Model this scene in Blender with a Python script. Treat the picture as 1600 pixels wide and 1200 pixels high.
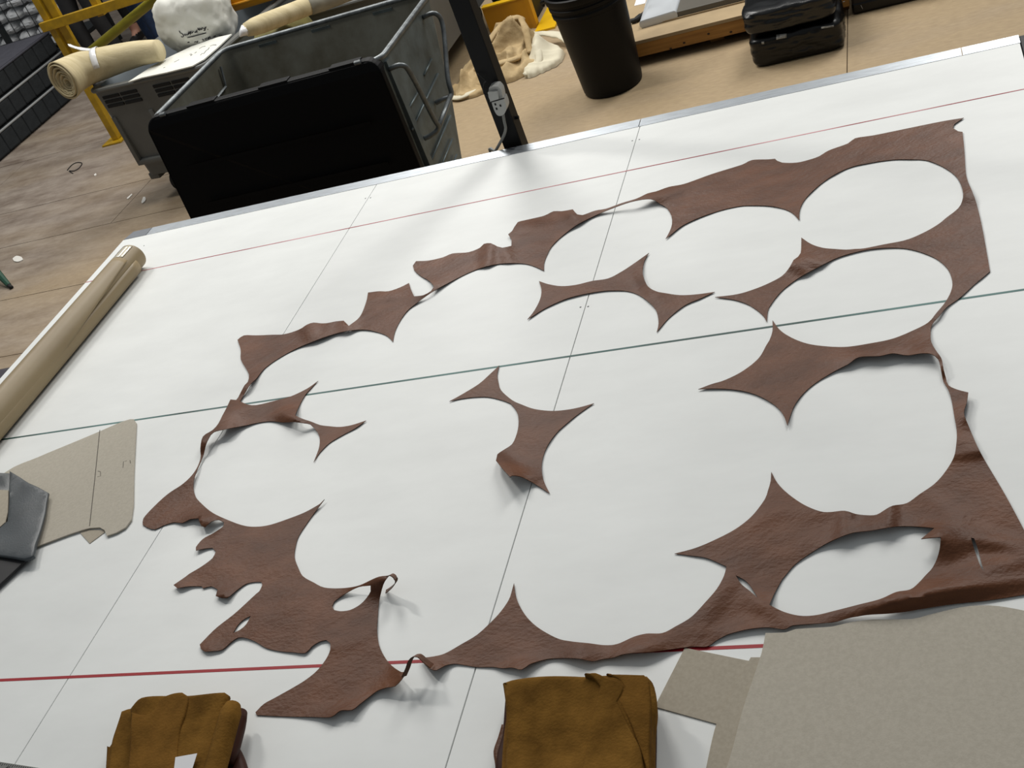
import bpy, bmesh, math, random
import numpy as np
from mathutils import Vector, Matrix, noise, geometry
from mathutils.bvhtree import BVHTree

random.seed(7)
for o in list(bpy.data.objects):
    bpy.data.objects.remove(o)
scene = bpy.context.scene
COL = scene.collection

# ---------------------------------------------------------------- camera
# world: X along the table, Y away across the table, Z up, floor at z = 0
F_PX = 1830.46
CAM = Vector((0.0, 0.0, 2.15))
_vx = Vector((-4491.0, 629.0, F_PX)); _vy = Vector((535.0, -1507.0, F_PX))
_dX = (-_vx).normalized(); _dY = _vy.normalized(); _dZ = _dX.cross(_dY)
RIGHT = Vector((_dX[0], _dY[0], _dZ[0])).normalized()
DOWN = Vector((_dX[1], _dY[1], _dZ[1])).normalized()
FWD = Vector((_dX[2], _dY[2], _dZ[2])).normalized()
cam_data = bpy.data.cameras.new('camera')
cam_data.sensor_fit = 'HORIZONTAL'; cam_data.sensor_width = 36.0
cam_data.lens = F_PX / 1600.0 * 36.0
cam_data.clip_start = 0.02; cam_data.clip_end = 100
cam = bpy.data.objects.new('camera', cam_data)
COL.objects.link(cam)
_up = -DOWN; _bk = -FWD
cam.matrix_world = Matrix(((RIGHT.x, _up.x, _bk.x, CAM.x), (RIGHT.y, _up.y, _bk.y, CAM.y),
                           (RIGHT.z, _up.z, _bk.z, CAM.z), (0, 0, 0, 1)))
scene.camera = cam

# ---------------------------------------------------------------- light
world = bpy.data.worlds.new('world'); scene.world = world
world.use_nodes = True
bg = world.node_tree.nodes['Background']
bg.inputs['Color'].default_value = (0.92, 0.97, 1.0, 1)
bg.inputs['Strength'].default_value = 0.20

def lamp(name, loc, target, size, power, col=(1, 1, 1), size_y=None):
    l = bpy.data.lights.new(name, 'AREA'); l.energy = power; l.color = col
    l.shape = 'RECTANGLE'; l.size = size; l.size_y = size_y or size
    o = bpy.data.objects.new(name, l); COL.objects.link(o); o.location = loc
    o.rotation_euler = (Vector(target) - Vector(loc)).to_track_quat('-Z', 'Y').to_euler()
    return o
# high-bay lamps of the hall, hung well above the frame; the last is added
lamp('unseen_overhead_lamp', (-2.6, 6.3, 4.6), (-1.3, 3.6, 0.6), 1.4, 160, (1.0, 0.98, 0.94), 3.0)
lamp('unseen_overhead_lamp', (0.6, 7.0, 4.6), (-0.2, 3.8, 0.6), 1.4, 165, (1.0, 0.98, 0.94), 3.0)
lamp('unseen_overhead_lamp', (-4.4, 4.7, 4.6), (-1.4, 4.0, 0.6), 0.35, 75, (1.0, 0.97, 0.92), 0.9)
lamp('unseen_overhead_lamp', (-5.8, 7.0, 4.6), (-6.6, 8.2, 0.4), 1.4, 72, (1.0, 0.98, 0.94), 3.0)  # added lamp, brightens the packets and floor at the far left

scene.view_settings.view_transform = 'Standard'
scene.view_settings.look = 'None'
scene.view_settings.gamma = 1.0
scene.view_settings.use_curve_mapping = False
scene.view_settings.exposure = 0.0

# ---------------------------------------------------------------- placing helpers
def ray(u, v):
    return RIGHT * (u - 800.0) + DOWN * (v - 600.0) + FWD * F_PX
def at_z(u, v, z):
    d = ray(u, v); return CAM + d * ((z - CAM.z) / d.z)
def at_y(u, v, y):
    d = ray(u, v); return CAM + d * (y / d.y)
def at_x(u, v, x):
    d = ray(u, v); return CAM + d * (x / d.x)
def to_px(p):
    d = Vector(p) - CAM; z = d.dot(FWD)
    return 800 + F_PX * d.dot(RIGHT) / z, 600 + F_PX * d.dot(DOWN) / z

TOP = 0.90        # table top height

# ---------------------------------------------------------------- materials
MATS = {}
def lin(c):
    return tuple((x / 255 / 12.92) if x / 255 <= 0.04045 else ((x / 255 + 0.055) / 1.055) ** 2.4 for x in c) + (1,)
def mat(name, rgb, rough=0.6, metal=0.0, spec=0.5, var=0.0, vscale=6.0, var_rgb=None, bump=0.0, bscale=80.0,
        stretch=(1, 1, 1), coat=0.0, transmission=0.0, sheen=0.0, detail=4.0):
    m = bpy.data.materials.new(name); m.use_nodes = True
    nt = m.node_tree; b = nt.nodes['Principled BSDF']
    b.inputs['Base Color'].default_value = lin(rgb)
    b.inputs['Roughness'].default_value = rough
    b.inputs['Metallic'].default_value = metal
    b.inputs['Specular IOR Level'].default_value = spec
    b.inputs['Coat Weight'].default_value = coat
    b.inputs['Transmission Weight'].default_value = transmission
    b.inputs['Sheen Weight'].default_value = sheen
    if var or var_rgb or bump:
        tc = nt.nodes.new('ShaderNodeTexCoord'); mp = nt.nodes.new('ShaderNodeMapping')
        mp.inputs['Scale'].default_value = stretch
        nt.links.new(tc.outputs['Object'], mp.inputs['Vector'])
    if var or var_rgb:
        n = nt.nodes.new('ShaderNodeTexNoise'); n.inputs['Scale'].default_value = vscale
        n.inputs['Detail'].default_value = detail; n.inputs['Roughness'].default_value = 0.6
        nt.links.new(mp.outputs['Vector'], n.inputs['Vector'])
        r = nt.nodes.new('ShaderNodeValToRGB')
        c2 = var_rgb or tuple(max(0, x * (1 - var)) for x in rgb)
        r.color_ramp.elements[0].position = 0.32; r.color_ramp.elements[0].color = lin(c2)
        r.color_ramp.elements[1].position = 0.68; r.color_ramp.elements[1].color = lin(rgb)
        nt.links.new(n.outputs['Fac'], r.inputs['Fac'])
        nt.links.new(r.outputs['Color'], b.inputs['Base Color'])
    if bump:
        n2 = nt.nodes.new('ShaderNodeTexNoise'); n2.inputs['Scale'].default_value = bscale
        n2.inputs['Detail'].default_value = 5
        nt.links.new(mp.outputs['Vector'], n2.inputs['Vector'])
        bp = nt.nodes.new('ShaderNodeBump'); bp.inputs['Strength'].default_value = bump
        bp.inputs['Distance'].default_value = 0.01
        nt.links.new(n2.outputs['Fac'], bp.inputs['Height'])
        nt.links.new(bp.outputs['Normal'], b.inputs['Normal'])
    MATS[name] = m
    return m

mat('floor_under', (50, 44, 38), 0.9)
mat('white_board', (238, 240, 238), 0.45, spec=0.28, var=0.035, vscale=4.0, detail=8, stretch=(1, 2.2, 1))
mat('galv_strip', (190, 196, 202), 0.35, metal=0.85, var=0.12, vscale=20, stretch=(1, 8, 1))
mat('dark_strip', (120, 124, 130), 0.4, metal=0.7)
mat('black_steel', (7, 7, 8), 0.5, spec=0.2, var=0.3, vscale=30)
mat('frame_steel', (60, 62, 64), 0.5, metal=0.4)
mat('leather', (111, 70, 46), 0.46, spec=0.19, var_rgb=(85, 51, 31), vscale=9, bump=0.14, bscale=120, stretch=(1, 1.6, 1), detail=8)
mat('suede_back', (70, 44, 26), 0.9, spec=0.2)
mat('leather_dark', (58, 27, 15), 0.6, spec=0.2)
mat('suede', (132, 95, 40), 0.95, spec=0.1, var_rgb=(90, 62, 20), vscale=17, bump=0.2, bscale=260, sheen=0.0, detail=8)
mat('suede_b', (126, 89, 37), 0.95, spec=0.1, var_rgb=(98, 68, 24), vscale=20, bump=0.2, bscale=260, sheen=0.0, detail=8)
mat('card', (190, 183, 169), 0.9, spec=0.15, var_rgb=(181, 174, 160), vscale=180, bump=0.05, bscale=400, detail=2)
mat('card_b', (178, 169, 153), 0.9, spec=0.15, var_rgb=(169, 160, 144), vscale=180, detail=2)
mat('pencil', (95, 90, 82), 0.9)
mat('kraft', (150, 132, 100), 0.5, spec=0.4, var_rgb=(138, 120, 90), vscale=3)
mat('tape', (224, 214, 190), 0.12, spec=0.7, coat=1.0)  # pale tone paints in the white highlights of the clear tape
mat('vinyl_grey', (70, 76, 80), 0.42, spec=0.5, var=0.15, vscale=9, bump=0.06, bscale=300)
mat('vinyl_under', (28, 27, 29), 0.6)
mat('paper', (225, 225, 228), 0.8)
mat('galv', (112, 123, 126), 0.5, metal=0.55, var_rgb=(88, 95, 94), vscale=12, bump=0.05, bscale=40, detail=8)
mat('galv_in', (112, 112, 102), 0.6, metal=0.35, var_rgb=(84, 80, 66), vscale=7, detail=9)
mat('galv_tube', (128, 133, 135), 0.45, metal=0.7, var=0.25, vscale=30)
mat('black_plastic', (4, 4, 5), 0.55, spec=0.15)
mat('black_bin', (6, 6, 7), 0.5, spec=0.22)
mat('grey_plastic', (98, 99, 96), 0.5, spec=0.4, var=0.1, vscale=4)
mat('grey_plastic_in', (128, 136, 142), 0.55)
mat('slot_dark', (12, 12, 12), 0.8)
mat('cream_cloth', (205, 192, 158), 0.9, spec=0.15, var_rgb=(180, 166, 130), vscale=5, bump=0.15, bscale=60, stretch=(1, 6, 1))
mat('clear_tape', (225, 225, 225), 0.15, coat=0.6)
mat('sack_white', (222, 222, 214), 0.55, var=0.06, vscale=5, bump=0.25, bscale=9)
mat('ink', (22, 22, 26), 0.7)
mat('yellow_crate', (226, 158, 22), 0.4, spec=0.5)
mat('yellow_paint', (186, 146, 12), 0.5, var=0.18, vscale=14)
mat('yellow_green', (150, 142, 20), 0.5, var=0.12, vscale=10)
mat('yellow_box', (196, 138, 8), 0.4, var=0.08, vscale=4)
mat('yellow_box_lit', (214, 168, 10), 0.4)  # brighter yellow: light on level surfaces put into the colour
mat('olive', (112, 104, 52), 0.8, var=0.2, vscale=8, bump=0.2, bscale=20)
mat('grey_roll', (150, 146, 132), 0.7, var=0.15, vscale=6)
mat('tarp', (190, 168, 130), 0.9, spec=0.1, var_rgb=(156, 134, 98), vscale=10, bump=0.6, bscale=22)
mat('tarp_pale', (205, 198, 176), 0.85, spec=0.1, bump=0.15, bscale=40)
mat('pine', (176, 128, 62), 0.6, var_rgb=(142, 98, 42), vscale=6, stretch=(0.6, 6, 10))
mat('ply', (168, 146, 112), 0.7, var=0.1, vscale=5)
mat('board_grey', (92, 88, 80), 0.5, var=0.06, vscale=5)
mat('film', (196, 200, 204), 0.15, spec=0.6, coat=0.5)
mat('bag_black', (6, 6, 7), 0.3, spec=0.4, bump=0.12, bscale=9)
mat('bag_black_lit', (9, 10, 12), 0.3, spec=0.55, bump=0.12, bscale=8)  # black plastic with the bluish light on its top put into the colour
mat('label_white', (176, 176, 172), 0.6, var_rgb=(110, 110, 108), vscale=70)
mat('box_brown', (40, 29, 18), 0.6, var=0.3, vscale=5)
mat('quilt', (50, 53, 55), 0.9, spec=0.15, var=0.12, vscale=18, bump=0.2, bscale=60)
mat('quilt_top', (84, 84, 92), 0.9, spec=0.15, var=0.1, vscale=18)
mat('piping', (150, 152, 152), 0.7)
mat('cage_wire', (60, 63, 66), 0.5, metal=0.5)
mat('cage_post', (44, 48, 50), 0.5, metal=0.3)
mat('sachet', (228, 230, 232), 0.4, spec=0.5, var=0.06, vscale=16)
mat('denim', (30, 50, 82), 0.9, var=0.25, vscale=20)
mat('trousers_black', (12, 12, 14), 0.85)
mat('trousers_grey', (34, 34, 36), 0.85, var=0.2, vscale=14)
mat('skin', (190, 140, 118), 0.55)
mat('shoe_dark', (18, 14, 14), 0.5)
mat('shirt', (70, 74, 80), 0.9)
mat('hair', (40, 28, 20), 0.7)
mat('green_paint', (16, 66, 48), 0.5)
mat('rubber', (12, 12, 12), 0.7)
mat('socket_grey', (168, 168, 164), 0.4)
mat('cable_grey', (120, 120, 116), 0.5)
mat('steel_rule', (165, 165, 160), 0.3, metal=0.8)
mat('scrap_white', (225, 222, 215), 0.7)
mat('dark_fabric', (62, 58, 66), 0.85, var=0.2, vscale=9)

def add_creases(name, rot, scale, strength, lo):
    m = MATS[name]; nt = m.node_tree; b = nt.nodes['Principled BSDF']
    tc = nt.nodes.new('ShaderNodeTexCoord'); mp = nt.nodes.new('ShaderNodeMapping')
    mp.vector_type = 'TEXTURE'; mp.inputs['Rotation'].default_value = (0, 0, rot); mp.inputs['Scale'].default_value = tuple(1 / q for q in scale)
    n = nt.nodes.new('ShaderNodeTexNoise'); n.inputs['Scale'].default_value = 1.0; n.inputs['Detail'].default_value = 6; n.inputs['Distortion'].default_value = 0.6
    r = nt.nodes.new('ShaderNodeValToRGB'); r.color_ramp.elements[0].position = lo; r.color_ramp.elements[1].position = lo + .3
    bp = nt.nodes.new('ShaderNodeBump'); bp.inputs['Strength'].default_value = strength; bp.inputs['Distance'].default_value = 0.01
    nt.links.new(tc.outputs['Object'], mp.inputs['Vector']); nt.links.new(mp.outputs['Vector'], n.inputs['Vector'])
    nt.links.new(n.outputs['Fac'], r.inputs['Fac']); nt.links.new(r.outputs['Color'], bp.inputs['Height'])
    old = b.inputs['Normal'].links[0].from_socket
    nt.links.new(old, bp.inputs['Normal']); nt.links.new(bp.outputs['Normal'], b.inputs['Normal'])
add_creases('leather', math.radians(42), (11, 40, 11), 0.07, 0.36)

def line_mat(name, rgb, worn, scale, lo, hi):
    """a drawn line: ink worn thin in places, along its length"""
    m = mat(name, rgb, 0.6)
    nt = m.node_tree; b = nt.nodes['Principled BSDF']
    tc = nt.nodes.new('ShaderNodeTexCoord'); mp = nt.nodes.new('ShaderNodeMapping')
    mp.inputs['Scale'].default_value = (1, 0.0, 0.0)
    n = nt.nodes.new('ShaderNodeTexNoise'); n.inputs['Scale'].default_value = scale; n.inputs['Detail'].default_value = 3
    r = nt.nodes.new('ShaderNodeValToRGB')
    r.color_ramp.elements[0].position = lo; r.color_ramp.elements[0].color = lin(worn)
    r.color_ramp.elements[1].position = hi; r.color_ramp.elements[1].color = lin(rgb)
    nt.links.new(tc.outputs['Object'], mp.inputs['Vector']); nt.links.new(mp.outputs['Vector'], n.inputs['Vector'])
    nt.links.new(n.outputs['Fac'], r.inputs['Fac']); nt.links.new(r.outputs['Color'], b.inputs['Base Color'])
line_mat('line_red_far', (150, 26, 40), (215, 150, 155), 3.0, 0.40, 0.55)
line_mat('line_green', (14, 66, 60), (80, 126, 122), 2.2, 0.40, 0.56)
line_mat('line_red_near', (160, 8, 24), (168, 16, 32), 3.0, 0.3, 0.5)

# floor: old hardboard sheets, tan where swept, scuffed grey and painted dimmer towards the left aisle
def floor_material():
    m = bpy.data.materials.new('floor_board'); m.use_nodes = True
    nt = m.node_tree; b = nt.nodes['Principled BSDF']; b.inputs['Roughness'].default_value = 0.62
    geo = nt.nodes.new('ShaderNodeNewGeometry'); sep = nt.nodes.new('ShaderNodeSeparateXYZ')
    nt.links.new(geo.outputs['Position'], sep.inputs[0])
    mr = nt.nodes.new('ShaderNodeMapRange'); mr.inputs['From Min'].default_value = -3.0; mr.inputs['From Max'].default_value = -5.4
    nt.links.new(sep.outputs['X'], mr.inputs['Value'])
    n = nt.nodes.new('ShaderNodeTexNoise'); n.inputs['Scale'].default_value = 1.3; n.inputs['Detail'].default_value = 8
    mp = nt.nodes.new('ShaderNodeMapping'); mp.inputs['Scale'].default_value = (0.6, 1.6, 1)
    nt.links.new(geo.outputs['Position'], mp.inputs['Vector']); nt.links.new(mp.outputs['Vector'], n.inputs['Vector'])
    ad = nt.nodes.new('ShaderNodeMath'); ad.operation = 'ADD'
    sc = nt.nodes.new('ShaderNodeMath'); sc.operation = 'MULTIPLY_ADD'; sc.inputs[1].default_value = 1.6; sc.inputs[2].default_value = -0.8
    nt.links.new(n.outputs['Fac'], sc.inputs[0]); nt.links.new(mr.outputs[0], ad.inputs[0]); nt.links.new(sc.outputs[0], ad.inputs[1])
    ad.use_clamp = True
    tan = nt.nodes.new('ShaderNodeMix'); tan.data_type = 'RGBA'
    n3 = nt.nodes.new('ShaderNodeTexNoise'); n3.inputs['Scale'].default_value = 40; n3.inputs['Detail'].default_value = 6
    nt.links.new(mp.outputs['Vector'], n3.inputs['Vector'])
    nt.links.new(n3.outputs['Fac'], tan.inputs['Factor'])
    tan.inputs['A'].default_value = lin((140, 120, 92)); tan.inputs['B'].default_value = lin((172, 151, 118))
    gry = nt.nodes.new('ShaderNodeMix'); gry.data_type = 'RGBA'
    n4 = nt.nodes.new('ShaderNodeTexNoise'); n4.inputs['Scale'].default_value = 5; n4.inputs['Detail'].default_value = 9
    n4.inputs['Roughness'].default_value = 0.7
    nt.links.new(mp.outputs['Vector'], n4.inputs['Vector'])
    r4 = nt.nodes.new('ShaderNodeValToRGB'); r4.color_ramp.elements[0].position = 0.35; r4.color_ramp.elements[1].position = 0.65
    nt.links.new(n4.outputs['Fac'], r4.inputs['Fac'])
    nt.links.new(r4.outputs['Color'], gry.inputs['Factor'])
    gry.inputs['A'].default_value = lin((112, 98, 86)); gry.inputs['B'].default_value = lin((158, 146, 134))  # left tone: part grey dirt, part weaker light put into the colour
    mx = nt.nodes.new('ShaderNodeMix'); mx.data_type = 'RGBA'
    nt.links.new(ad.outputs[0], mx.inputs['Factor'])
    nt.links.new(tan.outputs['Result'], mx.inputs['A']); nt.links.new(gry.outputs['Result'], mx.inputs['B'])
    nt.links.new(mx.outputs['Result'], b.inputs['Base Color'])
    MATS['floor_board'] = m
floor_material()

# ---------------------------------------------------------------- mesh helpers
def tag(o, label, cat, group=None):
    o['label'] = label; o['category'] = cat
    if group: o['group'] = group
    return o
def empty(name, loc, label=None, cat=None, group=None, kind=None):
    o = bpy.data.objects.new(name, None); o.location = loc; o.empty_display_size = 0.1
    COL.objects.link(o)
    if label: tag(o, label, cat, group)
    if kind: o['kind'] = kind
    return o
def _wloc(o):
    p = Vector((0, 0, 0))
    while o: p += o.location; o = o.parent
    return p
def mk(name, verts, faces, material, parent=None, smooth=False, origin=None, mats=None, mids=None):
    """one mesh object from world-space vertices; its origin is its parent's, or the bottom centre"""
    vs = [Vector(v) for v in verts]
    if parent: off = _wloc(parent)
    elif origin is not None: off = Vector(origin)
    else:
        lo = Vector((min(v[i] for v in vs) for i in range(3))); hi = Vector((max(v[i] for v in vs) for i in range(3)))
        off = Vector(((lo.x + hi.x) / 2, (lo.y + hi.y) / 2, lo.z))
    me = bpy.data.meshes.new(name)
    me.from_pydata([tuple(v - off) for v in vs], [], [tuple(f) for f in faces])
    for mm in (mats or [material]): me.materials.append(MATS[mm])
    if mids:
        for p, i in zip(me.polygons, mids): p.material_index = i
    if smooth:
        for p in me.polygons: p.use_smooth = True
    bm = bmesh.new(); bm.from_mesh(me); bmesh.ops.recalc_face_normals(bm, faces=bm.faces); bm.to_mesh(me); bm.free()
    me.update()
    o = bpy.data.objects.new(name, me); COL.objects.link(o)
    if parent: o.parent = parent
    else: o.location = off
    return o
class G:
    """collects simple shapes into one vertex / face list"""
    def __init__(s): s.v = []; s.f = []
    def add(s, v, f):
        n = len(s.v); s.v += [Vector(p) for p in v]; s.f += [[i + n for i in q] for q in f]; return s
    def box(s, lo, hi, rot=0.0, piv=None, bev=0.0):
        bm = bmesh.new(); bmesh.ops.create_cube(bm, size=1)
        for v in bm.verts:
            v.co = Vector([(lo[i] + hi[i]) / 2 + v.co[i] * (hi[i] - lo[i]) for i in range(3)])
        if bev: bmesh.ops.bevel(bm, geom=list(bm.edges), offset=bev, segments=2, affect='EDGES', profile=0.5)
        bm.verts.index_update()
        vs = [v.co.copy() for v in bm.verts]; fs = [[v.index for v in f.verts] for f in bm.faces]; bm.free()
        if rot:
            p = Vector(piv if piv is not None else ((lo[0] + hi[0]) / 2, (lo[1] + hi[1]) / 2, 0))
            M = Matrix.Rotation(rot, 3, 'Z'); vs = [M @ (v - p) + p for v in vs]
        return s.add(vs, fs)
    def tube(s, pts, r, n=10, cap=True, closed=False, flat=1.0):
        pts = [Vector(p) for p in pts]; rs = r if isinstance(r, (list, tuple)) else [r] * len(pts)
        vs = []; fs = []; nrm = None
        for i, p in enumerate(pts):
            if closed: t = pts[(i + 1) % len(pts)] - pts[i - 1]
            else: t = (pts[min(i + 1, len(pts) - 1)] - pts[max(i - 1, 0)])
            t.normalize()
            if nrm is None:
                a = Vector((0, 0, 1)) if abs(t.z) < 0.9 else Vector((1, 0, 0)); nrm = t.cross(a).normalized()
            else:
                nrm = (nrm - t * nrm.dot(t)).normalized()
            b = t.cross(nrm)
            for k in range(n):
                a = 2 * math.pi * k / n; vs.append(p + nrm * (math.cos(a) * rs[i]) + b * (math.sin(a) * rs[i] * flat))
        m = len(pts)
        for i in range(m if closed else m - 1):
            for k in range(n):
                a = i * n + k; b_ = i * n + (k + 1) % n; c = ((i + 1) % m) * n + (k + 1) % n; d = ((i + 1) % m) * n + k
                fs.append([a, b_, c, d])
        if cap and not closed:
            fs.append(list(range(n))[::-1]); fs.append([(m - 1) * n + k for k in range(n)])
        return s.add(vs, fs)
    def prism(s, outline, z0, z1):
        n = len(outline); vs = [Vector((p[0], p[1], z0)) for p in outline] + [Vector((p[0], p[1], z1)) for p in outline]
        fs = [list(range(n))[::-1], [n + i for i in range(n)]] + [[i, (i + 1) % n, n + (i + 1) % n, n + i] for i in range(n)]
        return s.add(vs, fs)
    def lathe(s, prof, c, n=40, closed=False):
        vs = []; fs = []; m = len(prof)
        for r, z in prof:
            for k in range(n):
                a = 2 * math.pi * k / n; vs.append(Vector((c[0] + r * math.cos(a), c[1] + r * math.sin(a), c[2] + z)))
        for i in range(m - 1):
            for k in range(n):
                fs.append([i * n + k, i * n + (k + 1) % n, (i + 1) * n + (k + 1) % n, (i + 1) * n + k])
        fs.append(list(range(n))[::-1]); fs.append([(m - 1) * n + k for k in range(n)])
        return s.add(vs, fs)
    def build(s, name, material, parent=None, smooth=False, **k):
        return mk(name, s.v, s.f, material, parent, smooth, **k)
def smooth_angle(o, deg=40):
    me = o.data
    for p in me.polygons: p.use_smooth = True
    bm = bmesh.new(); bm.from_mesh(me)
    for e in bm.edges:
        if len(e.link_faces) == 2 and e.calc_face_angle(0) > math.radians(deg): e.smooth = False
    bm.to_mesh(me); bm.free()
    return o
def spline(pts, step, corner=48.0, closed=True):
    """Catmull-Rom through 2-D points, keeping sharp corners sharp"""
    n = len(pts); P = [Vector((p[0], p[1])) for p in pts]; out = []
    def is_c(i):
        if not closed and i in (0, n - 1): return True
        a = P[i] - P[i - 1]; b = P[(i + 1) % n] - P[i]
        if a.length < 1e-9 or b.length < 1e-9: return False
        return a.angle(b) > math.radians(corner)
    for i in range(n if closed else n - 1):
        p1 = P[i]; p2 = P[(i + 1) % n]
        p0 = p1 * 2 - p2 if is_c(i) else P[i - 1]
        p3 = p2 * 2 - p1 if is_c((i + 1) % n) else P[(i + 2) % n]
        L = (p2 - p1).length; k = max(1, int(L / step))
        m1 = (p2 - p0) * 0.5; m2 = (p3 - p1) * 0.5
        if m1.length > L * 1.2: m1 *= L * 1.2 / m1.length
        if m2.length > L * 1.2: m2 *= L * 1.2 / m2.length
        for j in range(k):
            t = j / k
            out.append(p1 * (2 * t**3 - 3 * t**2 + 1) + m1 * (t**3 - 2 * t**2 + t) + p2 * (-2 * t**3 + 3 * t**2) + m2 * (t**3 - t**2))
    if not closed: out.append(P[-1])
    return out
def inside(poly, pts):
    """even-odd test, poly (n,2) arrays list, pts (m,2)"""
    r = np.zeros(len(pts), bool)
    for q in poly:
        x, y = pts[:, 0], pts[:, 1]
        a = q; b = np.roll(q, -1, 0)
        for (x1, y1), (x2, y2) in zip(a, b):
            if y1 == y2: continue
            c = ((y1 > y) != (y2 > y)) & (x < (x2 - x1) * (y - y1) / (y2 - y1) + x1)
            r ^= c
    return r
def soft_prism(name, outline, z0, z1, r, material, parent=None, amp=0.0, freq=8.0, seed=0.0, segs=3, grid=0.03, sag=0.0):
    """a filled, round-edged, slightly uneven slab over a world-space outline [(x, y)]"""
    n = len(outline); P = [Vector((p[0], p[1])) for p in outline]
    area = sum(P[i].x * P[(i + 1) % n].y - P[(i + 1) % n].x * P[i].y for i in range(n))
    if area < 0: P.reverse()
    nor = []
    for i in range(n):
        t = (P[(i + 1) % n] - P[i - 1]); t = t.normalized() if t.length > 1e-9 else Vector((1, 0)); nor.append(Vector((-t.y, t.x)))
    rings = []
    h = (z1 - z0); rr = min(r, h * 0.5)
    for k in range(segs + 1):
        a = math.pi / 2 * k / segs; rings.append((r * (1 - math.sin(a)), z0 + rr * (1 - math.cos(a)) if False else z0 + rr - rr * math.cos(a)))
    for k in range(segs + 1):
        a = math.pi / 2 * k / segs; rings.append((r * (1 - math.cos(a)), z1 - rr + rr * math.sin(a)))
    vs = []; fs = []
    for ins, z in rings:
        for i in range(n): vs.append(Vector((P[i].x + nor[i].x * ins, P[i].y + nor[i].y * ins, z)))
    m = len(rings)
    for j in range(m - 1):
        for i in range(n): fs.append([j * n + i, j * n + (i + 1) % n, (j + 1) * n + (i + 1) % n, (j + 1) * n + i])
    # top filled with a grid so it can be uneven
    top = [Vector((v.x, v.y)) for v in vs[(m - 1) * n:]]
    poly = np.array([(p.x, p.y) for p in top])
    gx = np.arange(poly[:, 0].min(), poly[:, 0].max(), grid); gy = np.arange(poly[:, 1].min(), poly[:, 1].max(), grid)
    gp = np.array([(x, y) for x in gx for y in gy]) if len(gx) * len(gy) else np.zeros((0, 2))
    if len(gp):
        gp = gp[inside([poly], gp)]
        if len(gp):
            d = np.min(np.hypot(gp[:, None, 0] - poly[None, :, 0], gp[:, None, 1] - poly[None, :, 1]), 1); gp = gp[d > grid * 0.5]
    co, ed, fa, *_ = geometry.delaunay_2d_cdt(top + [Vector((a, b)) for a, b in gp], [(i, (i + 1) % n) for i in range(n)], [], 0, 1e-7)
    cen = np.array([np.mean([(co[i].x, co[i].y) for i in f], 0) for f in fa]); ok = inside([poly], cen)
    base = len(vs); vs += [Vector((c.x, c.y, z1)) for c in co]
    fs += [[base + i for i in f] for f, k in zip(fa, ok) if k]
    fs.append(list(range(n))[::-1])
    if amp:
        cx = sum(p.x for p in P) / n; cy = sum(p.y for p in P) / n
        for v in vs:
            t = max(0, (v.z - z0) / max(h, 1e-6))
            v.z += t * amp * noise.noise(Vector((v.x * freq, v.y * freq, seed)))
            v.x += amp * 0.6 * t * noise.noise(Vector((v.x * freq, v.y * freq, seed + 9)))
    o = mk(name, vs, fs, material, parent, True)
    bm = bmesh.new(); bm.from_mesh(o.data); bmesh.ops.remove_doubles(bm, verts=bm.verts, dist=1e-5)
    bmesh.ops.recalc_face_normals(bm, faces=bm.faces); bm.to_mesh(o.data); bm.free()
    return smooth_angle(o, 50)
def pxz(pts, z):
    return [tuple(at_z(u, v, z))[:2] for u, v in pts]

# ================================================================ THE SETTING: floor of boards
fl = mk('floor', [(-16, -3, -0.06), (8, -3, -0.06), (8, 18, -0.06), (-16, 18, -0.06), (-16, -3, -0.02), (8, -3, -0.02), (8, 18, -0.02), (-16, 18, -0.02)],
        [(0, 1, 2, 3), (4, 5, 6, 7), (0, 1, 5, 4), (1, 2, 6, 5), (2, 3, 7, 6), (3, 0, 4, 7)], 'floor_under', origin=(0, 0, 0))
fl['kind'] = 'structure'; fl['label'] = 'floor of tan and grey-scuffed hardboard sheets, painted dimmer at the left, with dark joints'
def floor_rows(x_lo, x_hi, rows, length, cuts=None):
    for r in range(len(rows) - 1):
        y0, y1 = rows[r], rows[r + 1]
        if cuts: xs = [x_lo] + cuts + [x_hi]
        else:
            xs = [x_lo]; x = x_lo + (r * 0.83) % length
            while x < x_hi - .3:
                if x - xs[-1] > 0.3: xs.append(x)
                x += length
            xs.append(x_hi)
        for a, b in zip(xs[:-1], xs[1:]):
            G().box((a + 0.002, y0 + 0.0025, -0.02), (b - 0.002, y1 - 0.0025, 0.0)).build('floor_panel', 'floor_board', fl)
floor_rows(-16.0, -3.3, [-3, -0.9, 0.3, 1.5, 2.3, 2.9, 3.8, 4.4, 5.09, 5.62, 6.52, 7.74, 8.96, 10.18, 11.4, 13.0, 15.0, 18.0], 2.44)
floor_rows(-3.3, 8.0, [-3, -0.6, 1.8, 4.62, 7.2, 9.6, 12.0, 15.0, 18.0], 2.44, [-0.388, 2.05, 4.5])

wb = mk('wall_back', [(-16, 18, 0), (8, 18, 0), (8, 18.2, 0), (-16, 18.2, 0), (-16, 18, 7), (8, 18, 7), (8, 18.2, 7), (-16, 18.2, 7)],
        [(0, 1, 2, 3), (4, 5, 6, 7), (0, 1, 5, 4), (1, 2, 6, 5), (2, 3, 7, 6), (3, 0, 4, 7)], 'grey_plastic')
wb['kind'] = 'structure'; wb['label'] = 'plain grey far wall of the workshop hall'

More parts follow.
